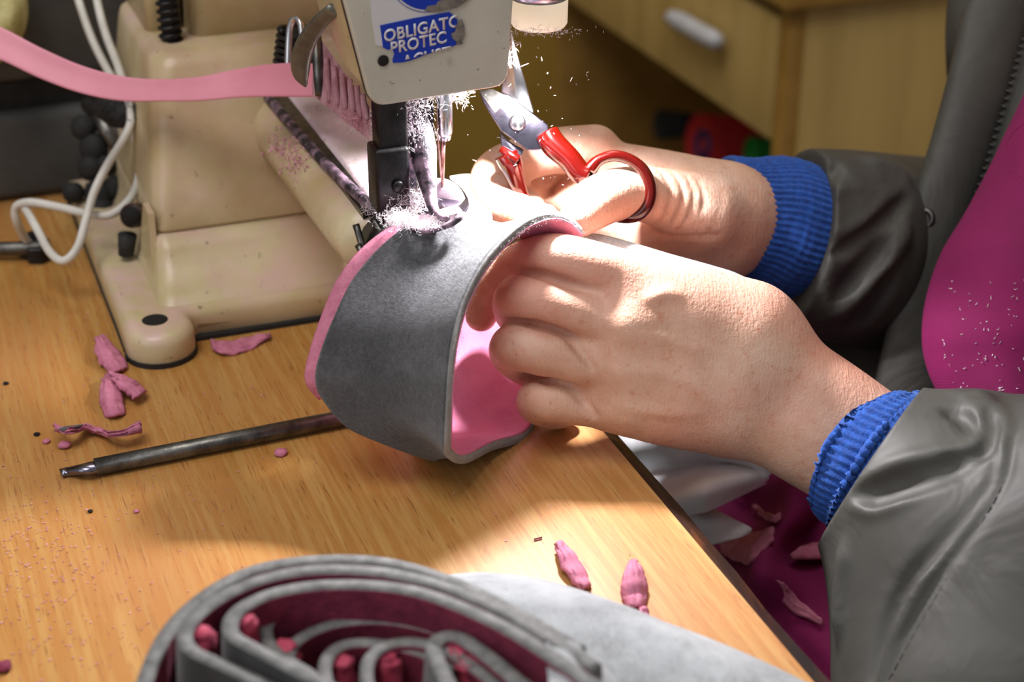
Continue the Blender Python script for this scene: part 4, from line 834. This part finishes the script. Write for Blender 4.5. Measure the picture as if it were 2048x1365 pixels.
knit_tube('knit_cuff', [(1434, 425, .838), (1484, 436, .842), (1545, 450, .85), (1615, 466, .857)], [.0275, .0290, .0335, .0325], jacket, 60, .0005)
# near sleeve and cuff
knit_tube('knit_cuff', [(1730, 912, .731), (1742, 921, .729), (1762, 934, .727), (1800, 962, .722)], [.0322, .0326, .0326, .0320], jacket, 56, .0004, 8)
def sleeve_near():
    f = Field((.08, .40, .66), (.40, .70, 1.03), .0013)
    f.chain(PP([(1780, 946, .723), (1835, 990, .715), (1930, 1065, .703), (2060, 1165, .69), (2200, 1250, .675)]), [.0375, .0430, .0520, .060, .066], .015)
    f.chain(PP([(1775, 1015, .720), (1790, 1110, .715), (1822, 1230, .705), (1870, 1380, .690), (1930, 1520, .67)]), [.0190, .0220, .0300, .040, .046], .022)
    f.chain(PP([(1880, 905, .708), (1950, 885, .705), (2010, 905, .700)]), [.016, .020, .022], .012)
    f.cone(P(2200, 1250, .675), (.365, .57, 1.00), .066, .070, .02)
    f.cone(P(1980, 1250, .688), P(2020, 1450, .66), .050, .055, .02)
    f.blur(2)
    for L, r, o in (([(1916, 792), (1948, 816), (1966, 845), (1962, 877), (1939, 903), (1866, 917), (1783, 935), (1705, 978)], .0042, .0018),
                 ([(1702, 1004), (1722, 1006), (1762, 1016), (1829, 986), (1902, 946), (1960, 915)], .0046, .0022),
                 ([(1935, 790), (1966, 800), (1990, 845), (1994, 890), (1978, 940)], .0036, .0016),
                 ([(2004, 815), (2014, 877), (1998, 946), (1942, 1040), (1860, 1150), (1790, 1280), (1755, 1380)], .0040, .0018),
                 ([(1700, 1080), (1690, 1180), (1684, 1290)], .0050, .0030)):
        f.ridge(L, r, o, .0035)
    f.blur(1)
    for L, r, o in (([(1700, 992), (1745, 984), (1790, 970), (1850, 950), (1905, 928), (1948, 908)], .0062, -.0012), ([(1890, 818), (1925, 838), (1950, 866)], .0030, -.0006), ([(1975, 812), (1981, 850), (1976, 890), (1956, 915)], .0032, -.0004),
                 ([(1990, 905), (1975, 960), (1925, 1030), (1860, 1105), (1815, 1160), (1774, 1244), (1745, 1345), (1738, 1400)], .0034, -.0006), ([(2024, 870), (2012, 950), (1966, 1030), (1880, 1150), (1808, 1280), (1775, 1370)], .0014, -.0002)):
        f.ridge(L, r, o, .0035, 'sub')
    f.blur(1); f.clip(P(1748, 926, .726), P(1748, 926, .726)-P(1806, 964, .7225)); return f
FS = sleeve_near(); m = FS.mesh(); mesh_np('sleeve', m[0], m[1], 'nylon', jacket)
ln = []
for u, v in [(2012, 822), (2026, 880), (2018, 934), (1988, 1004), (1942, 1080), (1884, 1176), (1824, 1278), (1776, 1364)]:
    d = FS.hit(u, v)
    if d: ln.append(P(u, v, d-.0002))
stitches('stitching', ln, jacket, .0042, .0028, .0004)
# apron bib
ab = [[(2075, 150), (2110, 150), (2180, 150), (2300, 150)], [(2046, 215), (2085, 215), (2170, 215), (2300, 215)], [(2015, 280), (2060, 280), (2160, 280), (2300, 280)], [(1985, 345), (2040, 345), (2140, 345), (2300, 345)], [(1940, 430), (2000, 430), (2120, 430), (2300, 430)], [(1893, 510), (1960, 510), (2080, 510), (2300, 510)], [(1866, 590), (1940, 590), (2060, 590), (2300, 590)],
      [(1856, 660), (1930, 660), (2060, 660), (2300, 660)], [(1862, 720), (1940, 720), (2060, 720), (2300, 720)], [(1885, 780), (1960, 785), (2060, 785), (2300, 785)], [(1925, 840), (1990, 850), (2080, 850), (2300, 850)], [(1975, 920), (2030, 930), (2100, 930), (2300, 930)], [(2010, 1020), (2050, 1030), (2120, 1030), (2300, 1030)]]
ad = [.835, .83, .825, .82, .815, .81, .805, .80, .80, .80, .80, .80, .80]
apron = sheet('apron', [[P(r[0][0]+6, r[0][1], d+.022), P(r[0][0], r[0][1], d+.010), P(r[1][0], r[1][1], d-.012), P(r[2][0], r[2][1], d-.022), P(r[3][0], r[3][1], d-.01)] for r, d in zip(ab, ad)], 'magenta', person, 8, 7, .002)
stitches('apron_stitching', PP([(2070, 235, .82), (2030, 262, .812), (2012, 300, .806), (2030, 345, .800), (2080, 375, .795)]), apron, .0022, .0014, .00022, 'magenta')
ls = []
for _ in range(150):
    u = RNG.normal(1985, 60); v = RNG.uniform(560, 830)
    if u > 1880 and u < 2048 and RNG.random() < .7: ls.append((u, v))
V = []
dg = bpy.context.evaluated_depsgraph_get(); dg.update()
def cast(u, v):
    r = Vector(ray(u, v)); h = SC.ray_cast(dg, Vector((0, 0, CAMH)), r.normalized()); return h
sp2 = []
for u, v in ls:
    h = cast(u, v)
    if h[0] and h[4] and h[4].name.startswith('apron'): sp2.append((h[1]-Vector(ray(u, v))*.0004, (.0003, .0003, .0003), 2 if RNG.random() < .5 else 1, .0016, .00018))
if sp2: fibers('apron_lint', sp2, 'lint', apron)
# apron skirt over the lap, below the bench edge
def lap(u, v, z): return T(u, v, z)
sk = [[(1180, 860, -.10), (1300, 860, -.09), (1420, 860, -.08), (1540, 860, -.07), (1700, 860, -.06), (1900, 860, -.05)],
      [(1240, 930, -.11), (1330, 930, -.10), (1440, 930, -.09), (1540, 925, -.075), (1640, 930, -.07), (1850, 930, -.05)],
      [(1320, 1010, -.12), (1420, 1010, -.105), (1500, 1010, -.105), (1585, 1010, -.075), (1660, 1010, -.09), (1850, 1010, -.06)],
      [(1380, 1085, -.12), (1450, 1085, -.105), (1500, 1085, -.10), (1550, 1075, -.075), (1610, 1080, -.105), (1850, 1080, -.08)],
      [(1400, 1160, -.12), (1460, 1160, -.11), (1500, 1160, -.095), (1530, 1150, -.08), (1640, 1140, -.095), (1850, 1150, -.08)],
      [(1440, 1230, -.12), (1500, 1230, -.115), (1540, 1230, -.11), (1590, 1220, -.10), (1680, 1210, -.095), (1850, 1220, -.09)],
      [(1500, 1310, -.12), (1560, 1310, -.115), (1610, 1310, -.11), (1660, 1300, -.10), (1740, 1290, -.10), (1900, 1300, -.09)],
      [(1560, 1420, -.12), (1620, 1420, -.115), (1680, 1420, -.115), (1740, 1420, -.11), (1800, 1410, -.10), (1980, 1410, -.09)]]
skirt = sheet('apron_skirt', [[lap(*q) for q in r] for r in sk], 'magenta', apron, 8, 8, .002)
# offcuts resting on the lap
dg = bpy.context.evaluated_depsgraph_get(); dg.update()
def onlap(u, v, z):
    h = skirt.ray_cast(Vector((0, 0, CAMH)), Vector(ray(u, v)).normalized()); return (h[1]+Vector((0, 0, z)) if h[0] else T(u, v, -.1))
scrap(([(1580, 1128), (1610, 1112), (1650, 1102), (1690, 1102)], [(1584, 1136), (1612, 1140), (1650, 1132), (1692, 1118)]), .004, 'pale pink offcut lying highest on the magenta apron lap', .003, base=onlap)
scrap(([(1520, 1175), (1560, 1190), (1600, 1220), (1642, 1254)], [(1512, 1185), (1540, 1208), (1590, 1245), (1640, 1262)]), .004, 'long pointed dusty pink offcut lying lowest on the apron lap', .003, base=onlap)
scrap(([(1432, 1100), (1470, 1085), (1500, 1080), (1540, 1068)], [(1440, 1125), (1476, 1150), (1500, 1140), (1545, 1090)]), .004, 'shaded crumpled offcut on the lap against the bench edge', .004, base=onlap, mat='felt')
scrap(([(1508, 1028), (1520, 1040), (1540, 1045), (1560, 1040)], [(1512, 1040), (1524, 1055), (1545, 1055), (1562, 1048)]), .003, 'small winged offcut on the lap under the wrist', .003, base=onlap)
# pale cloths tucked between bench edge and lap
c1 = sheet('cloth', [[T(u, v, z) for u, v, z in r] for r in ([(1185, 850, -.055), (1300, 850, -.05), (1420, 850, -.045), (1580, 870, -.04)], [(1225, 905, -.062), (1300, 885, -.040), (1420, 875, -.035), (1560, 910, -.035)], [(1262, 965, -.066), (1365, 940, -.055), (1440, 930, -.052), (1545, 945, -.045)], [(1305, 1020, -.066), (1390, 990, -.048), (1430, 975, -.045), (1532, 954, -.05)], [(1320, 1035, -.075), (1395, 1022, -.06), (1425, 1012, -.058), (1528, 962, -.058)])], 'cloth', None, 8, 8, .002)
tag(c1, 'crumpled pale grey cloth wedged between the bench edge and the wrist', 'cloth')
c2 = sheet('cloth', [[T(u, v, z) for u, v, z in r] for r in ([(1335, 1000, -.080), (1370, 1010, -.070), (1420, 1022, -.070)], [(1350, 1040, -.080), (1400, 1040, -.068), (1460, 1042, -.068)], [(1370, 1075, -.082), (1420, 1062, -.070), (1502, 1062, -.070)], [(1385, 1092, -.084), (1420, 1092, -.074), (1480, 1076, -.072)])], 'cloth', None, 6, 6, .002)
tag(c2, 'small folded pale cloth corner below the larger grey cloth', 'cloth')
# ================================================================== nested leather pieces in the foreground
def band(path, z, label, flare=.004, mat='suede_dark', out=1, zb=.0008, zend=None):
    rim = [T(u, v, z-(zz if zz else 0)) for u, v, *q in path for zz in [(q[0] if q else 0)]]
    c = np.array([tuple(p) for p in rim]); tan = np.gradient(c, axis=0); nn = np.stack([tan[:, 1], -tan[:, 0]], 1); nn /= np.linalg.norm(nn, axis=1)[:, None]+1e-9
    rows = []
    for t in (0, .08, .5, 1):
        rows.append([(c[i, 0]+nn[i, 0]*flare*t*out, c[i, 1]+nn[i, 1]*flare*t*out, c[i, 2]*(1-t)+(ZT+zb)*t) for i in range(len(c))])
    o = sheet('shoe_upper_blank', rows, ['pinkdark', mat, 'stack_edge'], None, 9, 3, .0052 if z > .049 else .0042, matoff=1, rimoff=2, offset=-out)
    tag(o, label, 'shoe part', 'leather pieces nested in the foreground'); return o
GRP = [
 ([(1150, 1310), (1030, 1240), (900, 1175), (770, 1136), (640, 1130), (520, 1148), (425, 1196), (350, 1270), (305, 1370), (290, 1460)], .050, 'outermost dark grey piece whose back runs around the whole stack'),
 ([(1180, 1345), (1060, 1270), (930, 1202), (790, 1160), (650, 1150), (540, 1166), (450, 1205), (392, 1255), (394, 1292), (450, 1320), (530, 1358), (620, 1400), (740, 1450)], .054, 'second piece of the stack, folded tip furthest left'),
 ([(1200, 1400), (1110, 1335), (980, 1255), (830, 1195), (690, 1180), (570, 1192), (494, 1225), (478, 1262), (520, 1290), (620, 1342), (720, 1390), (820, 1440)], .056, 'third piece of the stack with a wide red pink fold'),
 ([(1150, 1385), (1050, 1312), (940, 1250), (810, 1212), (690, 1208), (600, 1222), (548, 1252), (560, 1296), (620, 1336), (720, 1400)], .046, 'fourth piece of the stack, lower than its neighbours'),
 ([(1110, 1410), (1000, 1335), (890, 1278), (790, 1252), (700, 1252), (630, 1272), (592, 1306), (610, 1352), (680, 1410)], .043, 'fifth piece of the stack, dark inside the fold'),
 ([(900, 1345), (830, 1312), (750, 1296), (690, 1300), (664, 1330), (672, 1380), (700, 1440)], .046, 'small bright tipped piece near the middle of the stack'),
 ([(985, 1380), (920, 1330), (850, 1298), (790, 1296), (752, 1322), (750, 1370), (780, 1440)], .048, 'piece right of the small one with a round grey rim'),
 ([(1080, 1430), (1020, 1370), (950, 1312), (905, 1284), (884, 1296), (900, 1340), (930, 1400), (960, 1460)], .050, 'rightmost nested piece with a pointed pale tip')]
FOLD = [None, [(404, 1272)], [(492, 1248)], [(574, 1300)], None, [(684, 1328)], [(778, 1326)], [(918, 1312), (940, 1335)]]
for (path, z, lb), fo in zip(GRP, FOLD):
    b_ = band(path, z, lb)
    for u, v in (fo or []):
        c = T(u, v, z-.004); fo_ = tube('lining_fold', [c+Vector((0, 0, .0025)), c, c+Vector((.001, -.001, -.012)), c+Vector((.002, 0, -.03))], [.0022, .0038, .0036, .003], 'foldpink', b_, 4, 9)
        for q in fo_.data.vertices: q.co += Vector(RNG.normal(0, .00055, 3))
pale = sheet('shoe_upper_blank', [[T(u, v, z) for u, v, z in r] for r in (
    [(880, 1176, .004), (968, 1168, .004), (1070, 1178, .004), (1173, 1206, .004), (1275, 1247, .004), (1412, 1298, .004), (1549, 1359, .004), (1680, 1430, .004)],
    [(888, 1163, .016), (968, 1158, .016), (1070, 1169, .016), (1173, 1197, .016), (1275, 1238, .016), (1412, 1289, .016), (1549, 1350, .016), (1680, 1420, .016)],
    [(860, 1200, .024), (990, 1190, .026), (1150, 1208, .028), (1290, 1250, .028), (1400, 1300, .026), (1480, 1350, .024), (1560, 1410, .02), (1640, 1480, .02)],
    [(850, 1260, .022), (980, 1260, .024), (1130, 1280, .028), (1270, 1330, .028), (1380, 1380, .026), (1450, 1420, .024), (1520, 1480, .02), (1600, 1540, .02)],
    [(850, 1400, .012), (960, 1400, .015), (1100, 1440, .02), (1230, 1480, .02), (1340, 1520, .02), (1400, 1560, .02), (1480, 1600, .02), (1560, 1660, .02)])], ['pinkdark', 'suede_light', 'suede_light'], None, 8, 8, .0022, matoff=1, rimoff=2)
tag(pale, 'large pale grey suede piece spread out at the lower right of the stack', 'shoe part')
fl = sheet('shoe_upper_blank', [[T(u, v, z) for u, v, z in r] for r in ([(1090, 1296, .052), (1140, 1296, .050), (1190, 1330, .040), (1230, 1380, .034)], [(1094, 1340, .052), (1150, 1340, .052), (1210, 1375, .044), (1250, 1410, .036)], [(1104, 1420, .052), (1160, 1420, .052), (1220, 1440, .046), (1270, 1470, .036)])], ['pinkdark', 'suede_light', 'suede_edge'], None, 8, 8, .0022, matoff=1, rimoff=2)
tag(fl, 'pale grey flap with an upright edge, standing before the nested tips', 'shoe part')
# ================================================================== beech cabinet behind
cab = empty('cabinet', M(.9, 1.4, -ZT), 'pale beech drawer cabinet standing behind the far sleeve', 'cabinet'); bpy.context.view_layer.update()
CX, CY = .735, 1.262
mbox('side_panel', CX+.002, CX+.42, CY, CY+.018, -ZT, -.030, 'beech', cab, .001)
mbox('side_panel_edge', CX-.012, CX+.002, CY-.0005, CY+.0185, -ZT, -.030, 'beechedge', cab, .001)
mbox('cabinet_top', CX-.025, CX+.44, CY-.012, CY+.62, -.030, -.008, 'beechedge', cab, .002)
mbox('back_side_panel', CX, CX+.42, CY+.55, CY+.568, -ZT, -.030, 'beechedge', cab, .001)
mbox('shelf_board', CX+.01, CX+.42, CY+.018, CY+.55, -.62, -.605, 'beechedge', cab, .001)
mbox('back_panel', CX+.40, CX+.42, CY+.018, CY+.55, -ZT, -.03, 'edge', cab, 0)
dr = mbox('drawer', CX-.014, CX+.35, CY+.020, CY+.60, -.156, -.046, 'beech', cab, .002)
hp = [(1342, 34), (1362, 44), (1390, 60), (1420, 76), (1436, 84)]
def onface(u, v, x):
    r = ray(u, v); k = x/(r[0]*ca+r[1]*sa); return Vector((r[0]*k, r[1]*k, r[2]*k+CAMH))
tube('handle', [onface(u, v, CX-.030) for u, v in hp], [.007, .0088, .0088, .0088, .007], 'greyplastic', dr, 5, 14)
for q in (hp[0], hp[-1]): tube('handle_post', [onface(*q, CX-.030), onface(*q, CX-.012)], .004, 'greyplastic', dr, 1, 8)
def spool(u, v, x, r, mat, label, ln=.09, core=True):
    c = onface(u, v, x); s_ = empty('thread_spool', c, label, 'spool'); bpy.context.view_layer.update(); ax = Vector((-1, -.35, .15))
    lathe('thread', [(r*.55, 0), (r*.96, .002), (r, .006), (r*.8, -ln+.01), (r*.6, -ln)], mat, c, ax, s_, 28)
    if core: lathe('core', [(r*.5, -.01), (r*.5, .004), (r*.32, .004), (r*.30, -.02)], 'bluecore', c, ax, s_, 20)
    return s_
spool(1408, 290, CX+.07, .034, 'redthread', 'large red thread cone with a blue core in the cabinet')
spool(1512, 306, CX+.05, .016, 'green', 'green thread spool at the front of the cabinet shelf', .05, False)
spool(1328, 250, CX+.10, .018, 'rubber', 'black thread spool left of the red cone in the cabinet', .05, False)
# ================================================================== lint in the air by the lamp
sp3 = []
for _ in range(70):
    u = RNG.uniform(925, 1180); v = RNG.uniform(60, 420); sp3.append((P(u, v, RNG.uniform(.70, .80)), (.0003, .0003, .0003), 1, RNG.choice([.0009, .0014, .0019]), .00014))
fibers('airborne_lint', sp3, 'lint', None, 'stuff', 'tiny white lint flecks drifting in the lamp light by the needle', 'lint')
